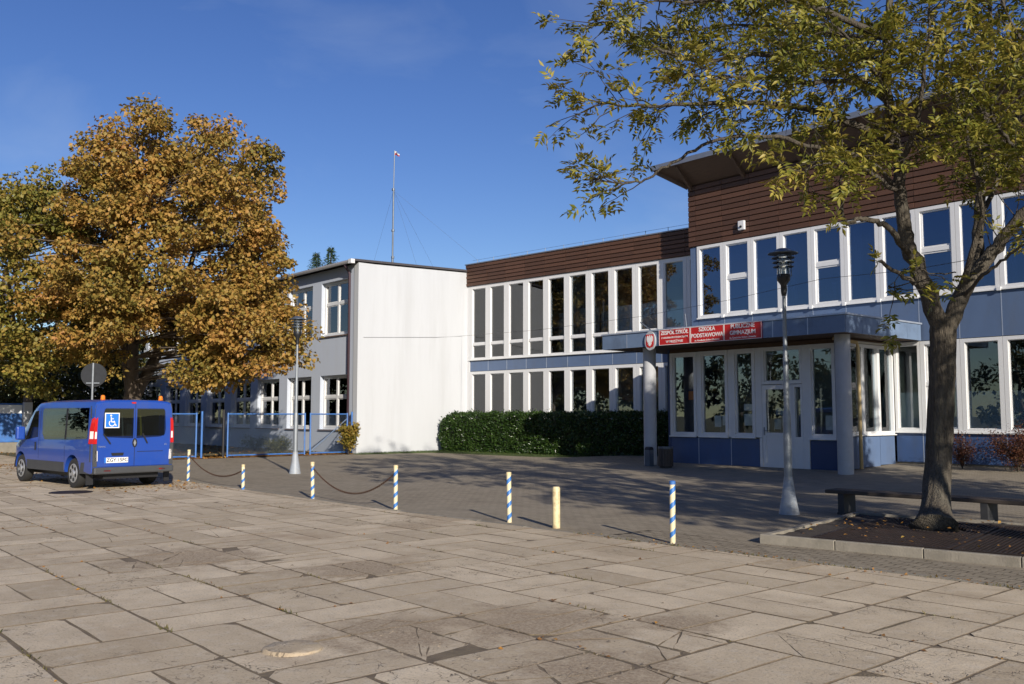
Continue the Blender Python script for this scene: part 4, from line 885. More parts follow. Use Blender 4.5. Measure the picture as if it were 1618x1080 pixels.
# local: +x forward (towards the front), y left/right, rear at x = 0 ; width 1.86
VL, VH, HW = 4.78, 1.95, .93
st_ = [  # x, z bottom, z shoulder, z top, half width low, half width shoulder, half width roof
    (.00, .36, 1.02, 1.90, .885, .90, .835), (.03, .34, 1.02, 1.935, .915, .925, .855), (.12, .33, 1.02, 1.95, .925, .935, .865), (1.2, .33, 1.02, 1.96, .93, .94, .865), (2.4, .33, 1.02, 1.96, .93, .94, .865),
    (3.10, .33, 1.01, 1.94, .93, .94, .85), (3.45, .33, 1.00, 1.86, .93, .935, .80), (3.95, .33, .98, 1.47, .925, .93, .74), (4.22, .33, .95, 1.20, .915, .92, .74), (4.45, .33, .88, 1.06, .88, .88, .70), (4.66, .34, .75, .90, .80, .80, .60), (4.76, .38, .62, .72, .62, .62, .45)]
def section(s):
    x, zb, zs, zt, wl, ws, wr = s; q = []
    q += [(x, 0, zb), (x, wl * .6, zb), (x, wl - .02, zb + .01), (x, wl, zb + .06), (x, wl + (ws - wl) * .6, zb + (zs - zb) * .5), (x, ws, zs - .04), (x, ws - .012, zs + .02)]
    h = zt - zs
    for f in (.3, .6, .82): q.append((x, ws - .015 - (ws - .015 - wr) * (f ** 1.35) * .72, zs + h * f))
    q += [(x, wr - .01, zs + h * .94), (x, wr - .10, zt - .02 * (h > .3)), (x, wr * .55, zt), (x, 0, zt + .004)]
    return q
def side_w(s, z):
    q = section(s)
    for a, b2 in zip(q[3:-2], q[4:-1]):
        if a[2] <= z <= b2[2]: t = (z - a[2]) / max(b2[2] - a[2], 1e-6); return a[1] + (b2[1] - a[1]) * t
    return q[3][1]
def sec_at(x):
    for a, b2 in zip(st_[:-1], st_[1:]):
        if a[0] <= x <= b2[0]: t = (x - a[0]) / (b2[0] - a[0]); return tuple(p_ + (q_ - p_) * t for p_, q_ in zip(a, b2))
    return st_[-1]
m_ = MB(); full = []
for s in st_:
    q = section(s); full.append([(a, b2, c) for a, b2, c in q] + [(a, -b2, c) for a, b2, c in reversed(q[1:-1])])
n = len(full[0]); vs_ = sum(full, []); fs_ = [(i * n + k, i * n + (k + 1) % n, (i + 1) * n + (k + 1) % n, (i + 1) * n + k) for i in range(len(st_) - 1) for k in range(n)]
fs_ += [tuple(range(n)), tuple(range(len(vs_) - n, len(vs_)))]; m_.add(vs_, fs_)
body = m_.mesh('body', 'van_blue')
# wheel arches cut out of the body by boolean
body_o = link('body', body, van)
cutm = MB()
for x in (.98, 4.02 - .0):
    cutm.add([(x + .40 * math.cos(2 * math.pi * k / 28), y_, .34 + .40 * math.sin(2 * math.pi * k / 28)) for y_ in (-1.2, 1.2) for k in range(28)], [tuple(range(28)), tuple(range(28, 56))] + [(k, (k + 1) % 28, 28 + (k + 1) % 28, 28 + k) for k in range(28)])
def apply_cut(o, cm):
    c = link('tmp_cut', cm.mesh('tmp_cut', 'black')); c.parent = van
    md = o.modifiers.new('cut', 'BOOLEAN'); md.operation = 'DIFFERENCE'; md.object = c; md.solver = 'EXACT'
    bpy.context.view_layer.update(); dg = bpy.context.evaluated_depsgraph_get(); me = bpy.data.meshes.new_from_object(o.evaluated_get(dg)); o.modifiers.clear(); o.data = me
    bpy.data.objects.remove(c)
apply_cut(body_o, cutm)
cab = MB(); cab.box(.27, 2.72, -1.2, 1.2, 1.12, 1.74); apply_cut(body_o, cab)
cab = MB(); cab.box(-.2, .6, -.69, .69, 1.14, 1.73); apply_cut(body_o, cab)
body_o.data.polygons.foreach_set('use_smooth', [True] * len(body_o.data.polygons)); body_o.data.set_sharp_from_angle(angle=R(28))
def side_panel(poly, off, m, name, sy, sub=6):
    """poly in (x,z) laid on the body side, off metres proud"""
    m_ = MB(); xs0, xs1 = min(p[0] for p in poly), max(p[0] for p in poly); zs0, zs1 = min(p[1] for p in poly), max(p[1] for p in poly)
    strips = []
    for k in range(sub):
        z0, z1 = zs0 + (zs1 - zs0) * k / sub, zs0 + (zs1 - zs0) * (k + 1) / sub
        q = clip(clip(poly, (0, 1), z1), (0, -1), -z0)
        if len(q) > 2:
            m_.prism(q, lambda a, b2, t: (a, sy * (side_w(sec_at(a), b2) + t), b2), off - .012, off)
    return m_.build(name, m, van)
M['van_glass_blk'] = mat('tinted_side_glass', (.006, .007, .008), .06, spec=.16, coat=0)
for sy in (-1, 1):
    side_panel([(.26, 1.10), (1.36, 1.06), (2.58, 1.05), (2.72, 1.18), (2.80, 1.70), (2.74, 1.77), (.26, 1.77)], .005, 'van_glass', 'side_window', sy, 8)
    side_panel([(1.36, 1.07), (1.44, 1.07), (1.44, 1.76), (1.36, 1.76)], .008, 'black', 'window_pillar', sy, 6)
    side_panel([(2.98, 1.10), (3.75, 1.02), (3.70, 1.16), (3.46, 1.56), (3.32, 1.70), (3.06, 1.72)], .005, 'van_glass_blk', 'front_side_window', sy, 8)
    side_panel([(.0, .34), (.58, .34), (.52, .50), (.50, .58), (.0, .60)], .012, 'van_grey', 'bumper_corner', sy, 3)
    side_panel([(1.42, .34), (3.58, .34), (3.58, .56), (1.42, .56)], .010, 'van_grey', 'sill_strip', sy, 3)
    side_panel([(4.44, .36), (4.76, .40), (4.70, .60), (4.44, .60)], .008, 'van_grey', 'front_bumper_corner', sy, 2)
    side_panel([(.015, .60), (.10, .60), (.10, .98), (.015, .98)], .006, 'van_grey', 'corner_pillar', sy, 2)
    side_panel([(.0, .99), (.14, .99), (.13, 1.30), (.07, 1.52), (.0, 1.56)], .020, 'red_lens', 'tail_lamp', sy, 5)
    side_panel([(.01, 1.58), (.16, 1.54), (.20, 1.80), (.01, 1.84)], .008, 'van_grey', 'upper_pillar', sy, 3)
    side_panel([(3.02, .98), (3.08, .98), (3.08, .80), (3.02, .80)], .022, 'black', 'door_handle', sy, 1)
    side_panel([(2.885, .60), (2.893, .60), (2.915, 1.78), (2.905, 1.78)], .003, 'black', 'door_gap', sy, 10)
    side_panel([(1.40, .60), (1.408, .60), (1.408, 1.05), (1.40, 1.05)], .003, 'black', 'door_gap', sy, 3)
    # clear segment of the tail lamp
    side_panel([(.0, 1.10), (.10, 1.10), (.10, 1.26), (.0, 1.26)], .024, 'clear_lens', 'tail_lamp_clear', sy, 2)
    m_ = MB(); m_.box(-.012, .0, sy * .80 - (.085 if sy > 0 else .0), sy * .80 + (.0 if sy > 0 else .085), .62, .84); m_.v = [(a, b2 + sy * .065, c) for a, b2, c in m_.v]; m_.build('fog_lamp', 'clear_lens', van)
    # mirrors
    m_ = MB(); m_.box(3.62, 3.76, sy * .97 - .0, sy * .97 + sy * .20, 1.02, 1.34); o = m_.build('mirror', 'van_blue', van); md = o.modifiers.new('b', 'BEVEL'); md.width = .04; md.segments = 2
    m_ = MB(); m_.bar((3.72, sy * .90, 1.08), (3.69, sy * 1.02, 1.10), .06); m_.build('mirror_arm', 'black', van)
    for x in (.98, 4.02):
        m_ = MB(); c = (x, .34); y0_, y1_ = sy * .70, sy * .905; rr = [(.20, y1_ - sy * .01), (.27, y1_), (.315, y1_ - sy * .012), (.33, y1_ - sy * .05), (.33, y0_ + sy * .05), (.30, y0_), (.18, y0_)]
        nn_ = 32; m_.add([(c[0] + r_ * math.cos(2 * math.pi * k / nn_), y_, c[1] - .01 + r_ * math.sin(2 * math.pi * k / nn_)) for r_, y_ in rr for k in range(nn_)], [(a * nn_ + k, a * nn_ + (k + 1) % nn_, (a + 1) * nn_ + (k + 1) % nn_, (a + 1) * nn_ + k) for a in range(len(rr) - 1) for k in range(nn_)] + [tuple(range(nn_)), tuple(range((len(rr) - 1) * nn_, len(rr) * nn_))])
        wo = m_.build('wheel', 'tyre', van, smooth=40)
        m_ = MB(); yy = y1_ + sy * .006
        pr = [(.215, .0), (.205, .012), (.07, .004), (.055, .02), (0, .022)]
        m_.add([(c[0] + r_ * math.cos(2 * math.pi * k / nn_), y1_ - sy * .012 + sy * o_, c[1] - .01 + r_ * math.sin(2 * math.pi * k / nn_)) for r_, o_ in pr[:-1] for k in range(nn_)], [(a * nn_ + k, a * nn_ + (k + 1) % nn_, (a + 1) * nn_ + (k + 1) % nn_, (a + 1) * nn_ + k) for a in range(3) for k in range(nn_)] + [tuple(range(3 * nn_, 4 * nn_))])
        m_.build('wheel_trim', 'rim', wo, smooth=40)
        m_ = MB()
        for k in range(6):
            a = 2 * math.pi * k / 6 + .3; hx, hz = c[0] + .14 * math.cos(a), c[1] - .01 + .14 * math.sin(a)
            m_.prism([(hx + .042 * math.cos(2 * math.pi * j / 10) * (1.0), hz + .042 * math.sin(2 * math.pi * j / 10)) for j in range(10)], lambda p_, q_, t: (p_, y1_ + sy * t, q_), -.008, .0035)
        m_.build('trim_hole', 'black', wo)
        m_ = MB()
        m_.add([(x + .405 * math.cos(math.pi * k / 14), sy * yq, .34 + .405 * math.sin(math.pi * k / 14)) for yq in (.45, .915) for k in range(15)], [(k, k + 1, 16 + k, 15 + k) for k in range(14)]); m_.build('wheel_liner', 'black', van)
    m_ = MB(); m_.box(.30, .33, sy * .88 - .11, sy * .88 + .02, .10, .36) if sy < 0 else m_.box(.30, .33, .75, .90, .10, .36); m_.build('mud_flap', 'black', van)
m_ = MB(); m_.box(.1, 4.6, -.62, .62, .22, .36); m_.build('underbody', 'black', van)
for x in (.75, 1.55, 2.35):
    for y_ in (-.58, -.08, .42):
        m_ = MB(); m_.box(x, x + .13, y_, y_ + .40, 1.0, 1.42); m_.box(x + .03, x + .11, y_ + .09, y_ + .31, 1.44, 1.62); o = m_.build('seat_back', 'seat', van); md = o.modifiers.new('b', 'BEVEL'); md.width = .03; md.segments = 2
for y_, c_ in ((-.30, 'yellow'), (.12, 'galv')):
    m_ = MB(); m_.tube([(.30, y_, 1.10), (.34, y_ + .03, 1.74)], .022, 8); m_.build('grab_rail', c_, van)
# rear doors: built on the plane x = 0, slightly leaning
def rear(poly, off, m, name, parent=None, thick=.012):
    lean = lambda z: 0
    m_ = MB(); m_.prism(poly, lambda a, b2, t: (lean(b2) - t, a, b2), off - thick, off); return m_.build(name, m, parent or van)
for sgn in (-1, 1):
    P_ = lambda pts_: [(sgn * a, b2) for a, b2 in pts_]
    dpan = rear(P_([(.006, .50), (.80, .50), (.815, .98), (.805, 1.50), (.775, 1.80), (.72, 1.87), (.006, 1.88)]), .016, 'van_blue', 'rear_door', thick=.07)
    dc = MB(); dc.box(-.3, .3, *sorted((sgn * .045, sgn * .685)), 1.15, 1.745); apply_cut(dpan, dc)
    rear(P_([(.035, 1.10), (.60, 1.13), (.70, 1.19), (.715, 1.30), (.695, 1.70), (.65, 1.76), (.035, 1.76)]), .020, 'van_glass', 'rear_window', dpan)
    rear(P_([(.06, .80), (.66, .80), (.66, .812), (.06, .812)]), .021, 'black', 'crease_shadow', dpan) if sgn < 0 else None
    wy = (.70, .55) if sgn > 0 else (-.17, -.28); m_ = MB(); m_.bar((-.030, wy[0], 1.20), (-.036, wy[1], .99), .028); m_.build('wiper', 'black', dpan)
    rear([(sgn * .62 - .075, .395), (sgn * .62 + .075, .395), (sgn * .62 + .075, .425), (sgn * .62 - .075, .425)], .085, 'red_lens', 'reflector', thick=.02)
    rear(P_([(.835, .99), (.91, .99), (.905, 1.22), (.89, 1.50), (.825, 1.56), (.835, 1.30)]), .022, 'red_lens', 'tail_lamp', thick=.02)
    rear(P_([(.842, 1.10), (.885, 1.10), (.88, 1.25), (.842, 1.25)]), .026, 'clear_lens', 'tail_lamp_clear')
    rear(P_([(.815, .50), (.905, .50), (.91, .98), (.83, .98)]), .012, 'van_grey', 'corner_pillar')
    mb_ = MB(); mb_.lathe([(.05, 0), (.055, .015), (.045, .03), (.045, .075), (.03, .10), (0, .105)], 14); o = mb_.build('beacon', 'amber', van, smooth=40); o.location = (.16, sgn * .66, 1.945)
m_ = MB(); m_.box(-.085, .10, -.90, .90, .335, .485); o = m_.build('rear_bumper', 'van_grey', van); md = o.modifiers.new('b', 'BEVEL'); md.width = .03; md.segments = 2
rear([(-.006, .5), (.006, .5), (.006, 1.87), (-.006, 1.87)], .0165, 'black', 'door_gap')
# Note: y is positive towards the viewer's left as seen from behind after rotation
badge = rear([(.055 * math.cos(2 * math.pi * k / 20), 1.0 + .10 * math.sin(2 * math.pi * k / 20)) for k in range(20)], .024, 'black', 'badge_recess')
rear([(0, .925), (.03, 1.0), (0, 1.075), (-.03, 1.0)], .028, 'rim', 'badge', badge)
rear([(-.005, 1.90), (.10, 1.90), (.085, 1.865), (.0, 1.865)], .024, 'red_lens', 'brake_lamp')

def rear_text(body_, y_, z_, size, m, parent, off=.03, bold=0):
    mt = Matrix(((0, 0, -1, -off), (-1, 0, 0, y_), (0, 1, 0, z_), (0, 0, 0, 1))); return text_mesh('lettering', body_, size, m, parent, mt, bold=bold, extr=.001)
pl = rear([(.66, .575), (.14, .575), (.14, .69), (.66, .69)], .026, 'sign_white', 'number_plate')
rear_text('ZGY 15FC', .38, .632, .105, 'black', pl, .027, bold=.002)
rear([(.66, .576), (.625, .576), (.625, .689), (.66, .689)], .0275, 'sticker_blue', 'plate_band', pl)
hd = rear([(.50, .73), (.26, .73), (.24, .79), (.52, .79)], .030, 'black', 'door_handle')
wsc = MB(); wsc.add([(3.50, y_, 1.862 + .008) for y_ in (-.66, .66)] + [(4.20, y_, 1.225 + .012) for y_ in (.70, -.70)] + [(3.50, y_, 1.84) for y_ in (-.66, .66)] + [(4.20, y_, 1.20) for y_ in (.70, -.70)], [(0, 1, 2, 3), (7, 6, 5, 4), (0, 4, 5, 1), (1, 5, 6, 2), (2, 6, 7, 3), (3, 7, 4, 0)]); wsc.build('windscreen', 'van_glass_blk', van)
stk = rear([(.68, 1.33), (.36, 1.33), (.36, 1.66), (.68, 1.66)], .026, 'sign_white', 'wheelchair_sticker')
rear([(.66, 1.35), (.38, 1.35), (.38, 1.64), (.66, 1.64)], .028, 'sticker_blue', 'sticker_field', stk)
sym = MB()
def rear_pt(a, b2, t=.0305): return (-t, a, b2)
arc = [(.525 + .062 * math.cos(t), 1.435 + .062 * math.sin(t)) for t in [2.3 + k * (7.2 - 2.3) / 16 for k in range(17)]]
arc = [(2 * .525 - a, b2) for a, b2 in arc]
for lst, w_ in ((arc, .018), ([(.545, 1.565), (.54, 1.465), (.475, 1.46), (.445, 1.385), (.425, 1.395)], .022), ([(.54, 1.53), (.49, 1.53)], .016)):
    for p_, q_ in zip(lst[:-1], lst[1:]): sym.bar(rear_pt(*p_), rear_pt(*q_), w_, .003, up=(-1, 0, 0))
sym.prism([(.55 + .021 * math.cos(2 * math.pi * k / 12), 1.60 + .021 * math.sin(2 * math.pi * k / 12)) for k in range(12)], lambda a, b2, t: rear_pt(a, b2, t), .029, .032)
sym.build('wheelchair_symbol', 'sign_white', stk)
rear_text('TRAFIC', .72, .925, .05, 'rim', van, .018); rear_text('dCi', -.72, .955, .05, 'rim', van, .018)

# ================================================================== trees and plants
def branch_mesh(mb_, pts, r0, r1, n=7):
    k = len(pts); mb_.tube(pts, [r0 + (r1 - r0) * (i / (k - 1)) for i in range(k)], n)
def smooth_path(pts, sub=4):
    P_ = [Vector(p) for p in pts]; out_ = []
    for i in range(len(P_) - 1):
        p0, p1, p2, p3 = P_[max(i - 1, 0)], P_[i], P_[i + 1], P_[min(i + 2, len(P_) - 1)]
        for k in range(sub):
            t = k / sub; out_.append(.5 * ((2 * p1) + (p2 - p0) * t + (2 * p0 - 5 * p1 + 4 * p2 - p3) * t * t + (3 * p1 - p0 - 3 * p2 + p3) * t ** 3))
    return out_ + [P_[-1]]
# ------------------------------------------------------------------ near ash tree
M['ash_leaf'] = leafmat('ash_leaves', [(0, (.070, .090, .014)), (.35, (.165, .170, .026)), (.68, (.31, .265, .045)), (1, (.47, .36, .10))], trans=.30, nscale=.9, nmix=.45, rough=.45)
def compound(mb_rachis, P, Dv, n_, out):
    """ash leaf: paired leaflets on a drooping stalk; P,Dv arrays"""
    for p, d in zip(P, Dv):
        L_ = random.uniform(.16, .28); side = d.cross(Vector((random.gauss(0, .5), random.gauss(0, .5), 1))).normalized(); nn_ = random.choice((3, 4, 4)); up_ = side.cross(d)
        for k in range(nn_):
            t = .3 + .6 * k / nn_; q = p + d * (L_ * t) + Vector((0, 0, -.06 * t * t))
            for s in (-1, 1): out.append((q, (d * .55 + side * s + up_ * random.gauss(.05, .22)).normalized(), up_ + Vector((random.gauss(0, .3), random.gauss(0, .3), random.gauss(0, .3))), random.uniform(.08, .13)))
        out.append((p + d * (L_ * .9), (d + Vector((0, 0, -.15))).normalized(), up_, random.uniform(.09, .135)))
def ash(name, label, trunk, limbs, leafiness, seed, twig_step=.14, cat='tree', group=None, base_r=.172):
    random.seed(seed)
    t_ = thing(name, label, cat, trunk[0], 0, group); o0 = Vector(trunk[0]); off = lambda lst: [Vector(p) - o0 for p in lst]
    tp = smooth_path(off(trunk), 6); k = len(tp); m_ = MB()
    rad = []
    for i, p in enumerate(tp):
        f = i / (k - 1); rad.append(base_r * (1.0 - .06 * f) + .12 * math.exp(-p.z / .12) )
    NS = 44; tp2 = smooth_path(tp, 2); rad = list(np.interp(np.linspace(0, 1, len(tp2)), np.linspace(0, 1, len(rad)), rad)); m_.tube(tp2, rad, NS)
    ph = [random.uniform(0, 6.28) for _ in range(6)]
    # buttressed, irregular surface
    nv = []
    for iv, (x, y, z) in enumerate(m_.v):
        c_ = tp2[min(iv // NS, len(tp2) - 1)]; a_ = 2 * math.pi * (iv % NS) / NS
        k_ = .009 * math.sin(13 * a_ + 2.2 * math.sin(3.1 * z + ph[0]) + ph[1]) + .007 * math.sin(7 * a_ + 5 * z + ph[2]) * math.sin(9 * z + ph[3]) + .012 * math.sin(3 * a_ + 1.7 * z + ph[4]) + .07 * max(0, .22 - z) / .22 * max(0, math.sin(5 * a_ + ph[5]))
        d_ = Vector((x, y, z)) - c_; l_ = d_.length or 1; nv.append(tuple(Vector((x, y, z)) + d_ * (k_ / l_)))
    m_.v = nv
    m_.build('trunk', 'bark', t_, smooth=True)
    br = MB(); tw = MB(); leaf = []
    for pts, r0, r1, lf in limbs:
        sp_ = smooth_path(off(pts), 6); big = r0 > .06
        br_ = MB() if big else br
        sp_ = [p + Vector((random.gauss(0, .012), random.gauss(0, .012), random.gauss(0, .012))) * (1 if i else 0) for i, p in enumerate(sp_)]
        branch_mesh(br_, sp_, r0, r1, 12 if big else 7)
        if big: br_.build('limb', 'bark', t_, smooth=True)
        # twigs along the outer part
        acc = 0
        for i in range(1, len(sp_)):
            seg = (sp_[i] - sp_[i - 1]); acc += seg.length; f = i / len(sp_)
            if f < lf: acc = 0; continue
            while acc > twig_step:
                acc -= twig_step
                d = (seg.normalized() * random.uniform(.2, 1.0) + Vector((random.gauss(0, .6), random.gauss(0, .6), random.gauss(.15, .5)))).normalized()
                ln = random.uniform(.35, 1.15) * (1.15 - .35 * f); p = sp_[i].copy(); tp_ = [p.copy()]; nst = 5
                for s in range(nst):
                    d = (d + Vector((random.gauss(0, .16), random.gauss(0, .16), random.gauss(-.03, .14)))).normalized(); p = p + d * (ln / nst); tp_.append(p.copy())
                branch_mesh(tw, tp_, .009, .003, 4)
                for s in range(2, nst + 1):
                    if random.random() > leafiness: continue
                    nl = 3 if s == nst else random.choice((1, 2, 2))
                    compound(None, [tp_[s]] * nl, [(d * .6 + Vector((random.gauss(0, .7), random.gauss(0, .7), random.gauss(-.15, .5)))).normalized() for _ in range(nl)], 0, leaf)
        compound(None, [sp_[-1]] * 4, [(seg.normalized() + Vector((random.gauss(0, .5), random.gauss(0, .5), random.gauss(0, .4)))).normalized() for _ in range(4)], 0, leaf)
    br.build('branches', 'bark', t_, smooth=True); o = tw.build('twigs', 'twig', t_); o['kind'] = 'stuff'
    A = lambda j: np.array([l[j][:] for l in leaf], dtype=np.float64)
    o = link('crown', leaves_mesh('crown', A(0), A(1), A(2), np.array([l[3] for l in leaf]), .36, 'ash_leaf', .35), t_); o['kind'] = 'stuff'
    print(name, 'leaflets', len(leaf)); return t_
D0 = 12.75
trunk = [gnd(1478, 836, .09), atd(1483, 740, 12.85), atd(1486, 640, 12.85), atd(1489, 560, 12.85), atd(1490, 500, 12.85)]
limbs = [  # points (px, py, depth), start radius, end radius, fraction where twigs start
    ([(1487, 530, 12.85), (1466, 462, 12.8), (1436, 392, 12.7), (1425, 335, 12.6), (1417, 240, 12.5), (1400, 120, 12.5), (1405, -20, 12.6), (1400, -160, 12.7)], .132, .03, .45),
    ([(1494, 530, 12.85), (1520, 462, 12.8), (1555, 415, 12.7), (1600, 360, 12.5), (1650, 290, 12.3), (1700, 190, 12.1), (1730, 60, 12.0)], .125, .03, .35),
    ([(1540, 438, 12.75), (1548, 330, 13.0), (1556, 220, 13.2), (1566, 80, 13.4), (1560, -80, 13.5)], .085, .02, .28),
    ([(1515, 470, 12.8), (1535, 400, 12.5), (1552, 330, 12.3), (1530, 230, 12.0), (1520, 120, 11.8)], .05, .012, .4),
    ([(1450, 420, 12.75), (1420, 380, 12.3), (1395, 354, 12.1), (1362, 345, 12.0), (1336, 352, 11.95), (1330, 310, 11.9), (1326, 255, 11.9)], .05, .012, .75),
    ([(1448, 445, 12.75), (1418, 432, 12.5), (1391, 411, 12.3)], .035, .022, 2.0),
    ([(1418, 300, 12.6), (1370, 250, 12.2), (1290, 232, 11.9), (1200, 212, 11.7), (1120, 226, 11.6), (1060, 258, 11.6), (1020, 283, 11.6), (975, 289, 11.6), (925, 283, 11.6)], .036, .008, .72),
    ([(1412, 230, 12.5), (1340, 190, 12.3), (1230, 165, 12.2), (1110, 165, 12.1), (1010, 168, 12.1), (928, 158, 12.2)], .055, .010, .15),
    ([(1405, 160, 12.5), (1320, 110, 12.9), (1210, 85, 13.2), (1090, 95, 13.4), (1010, 60, 13.5), (955, 32, 13.5)], .05, .010, .15),
    ([(1402, 60, 12.5), (1310, 20, 12.2), (1200, -10, 12.0), (1080, 5, 11.8), (990, -15, 11.7)], .05, .010, .15),
    ([(1402, -20, 12.6), (1300, -90, 12.7), (1180, -130, 12.8), (1060, -150, 12.9)], .045, .010, .15),
    ([(1410, 200, 12.5), (1385, 120, 11.6), (1340, 60, 11.0), (1290, 20, 10.7)], .04, .010, .2),
    ([(1415, 300, 12.5), (1370, 270, 11.7), (1320, 255, 11.2), (1270, 270, 10.9)], .035, .008, .25),
    ([(1420, 270, 12.5), (1450, 190, 11.9), (1462, 100, 11.6), (1470, 10, 11.4)], .045, .010, .2),
    ([(1556, 220, 13.2), (1510, 150, 13.6), (1480, 60, 13.9), (1460, -40, 14.1)], .04, .010, .15),
    ([(1405, 120, 12.5), (1300, 130, 11.6), (1190, 120, 11.2), (1080, 120, 11.0)], .04, .008, .2),
    ([(1402, 60, 12.5), (1290, 50, 13.6), (1160, 40, 14.2), (1050, 60, 14.4)], .04, .008, .2),
    ([(1650, 290, 12.3), (1600, 230, 11.7), (1570, 190, 11.3), (1550, 130, 11.0)], .035, .008, .15),
    ([(1560, 150, 13.3), (1610, 90, 13.0), (1640, 10, 12.8), (1660, -90, 12.6)], .04, .010, .15),
    ([(1700, 190, 12.1), (1650, 110, 12.0), (1600, 40, 11.9), (1570, -40, 11.8)], .035, .010, .1),
    ([(1520, 470, 12.8), (1560, 428, 12.2), (1600, 398, 11.9), (1640, 372, 11.7)], .03, .010, .75),
    ([(1510, 430, 12.9), (1470, 432, 12.5), (1440, 420, 12.3), (1400, 455, 12.1)], .010, .004, .8),
    ([(1525, 465, 12.85), (1490, 440, 12.3), (1450, 430, 12.0)], .010, .004, 2),
    ([(1545, 350, 13.0), (1590, 250, 14.0), (1620, 160, 14.6), (1640, 60, 15.0)], .04, .010, .2),
    ([(1400, -120, 12.7), (1420, -260, 12.9), (1380, -380, 13.0)], .05, .01, .1),
    ([(1402, -160, 12.7), (1290, -230, 13.2), (1190, -290, 13.6)], .04, .01, .1),
    ([(1560, -60, 13.5), (1540, -190, 13.8), (1500, -320, 14.0)], .04, .01, .1),
    ([(1404, -100, 12.7), (1500, -200, 12.0), (1560, -290, 11.6)], .04, .01, .1),
    ([(1395, 100, 12.5), (1330, 70, 14.0), (1260, 10, 14.8), (1200, -60, 15.2)], .04, .010, .2)]
ash('ash_tree', 'near forked ash tree with thinning yellow green leaves rising from the grate', trunk, [([atd(*q) for q in l], a, b2, f) for l, a, b2, f in limbs], .70, 11, .082)
# its neighbour further along the bed, out of the picture but shading the forecourt
def simple_ash(name, label, base, seed, H_=9.0, leafy=.9):
    random.seed(seed); b0 = Vector(base); tr_ = [b0, b0 + Vector((.05, .02, 1.3)), b0 + Vector((.0, .08, 2.7))]; fk = tr_[-1]; lim = []
    for k in range(5):
        a = 2 * math.pi * k / 5 + random.uniform(-.4, .4); r_ = random.uniform(1.4, 2.6); e = fk + Vector((r_ * math.cos(a), r_ * math.sin(a), random.uniform(3.4, H_ - 3.0)))
        mid = fk.lerp(e, .5) + Vector((.3 * math.cos(a), .3 * math.sin(a), .2)); lim.append(([fk - Vector((0, 0, .2)), mid, e], .10, .015, .35))
        for j in range(6):
            s = fk.lerp(e, .3 + .11 * j); a2 = a + random.uniform(-1.3, 1.3); r2 = random.uniform(1.2, 2.4)
            lim.append(([s, s + Vector((r2 * .5 * math.cos(a2), r2 * .5 * math.sin(a2), .35)), s + Vector((r2 * math.cos(a2), r2 * math.sin(a2), random.uniform(.0, .9)))], .03, .008, .2))
    return ash(name, label, tr_, lim, leafy, seed, .11)


simple_ash('ash_tree', 'ash tree beyond the right edge whose shade dapples the bench and bed', (2.1, 9.7, .0), 37, 7.0, .8)
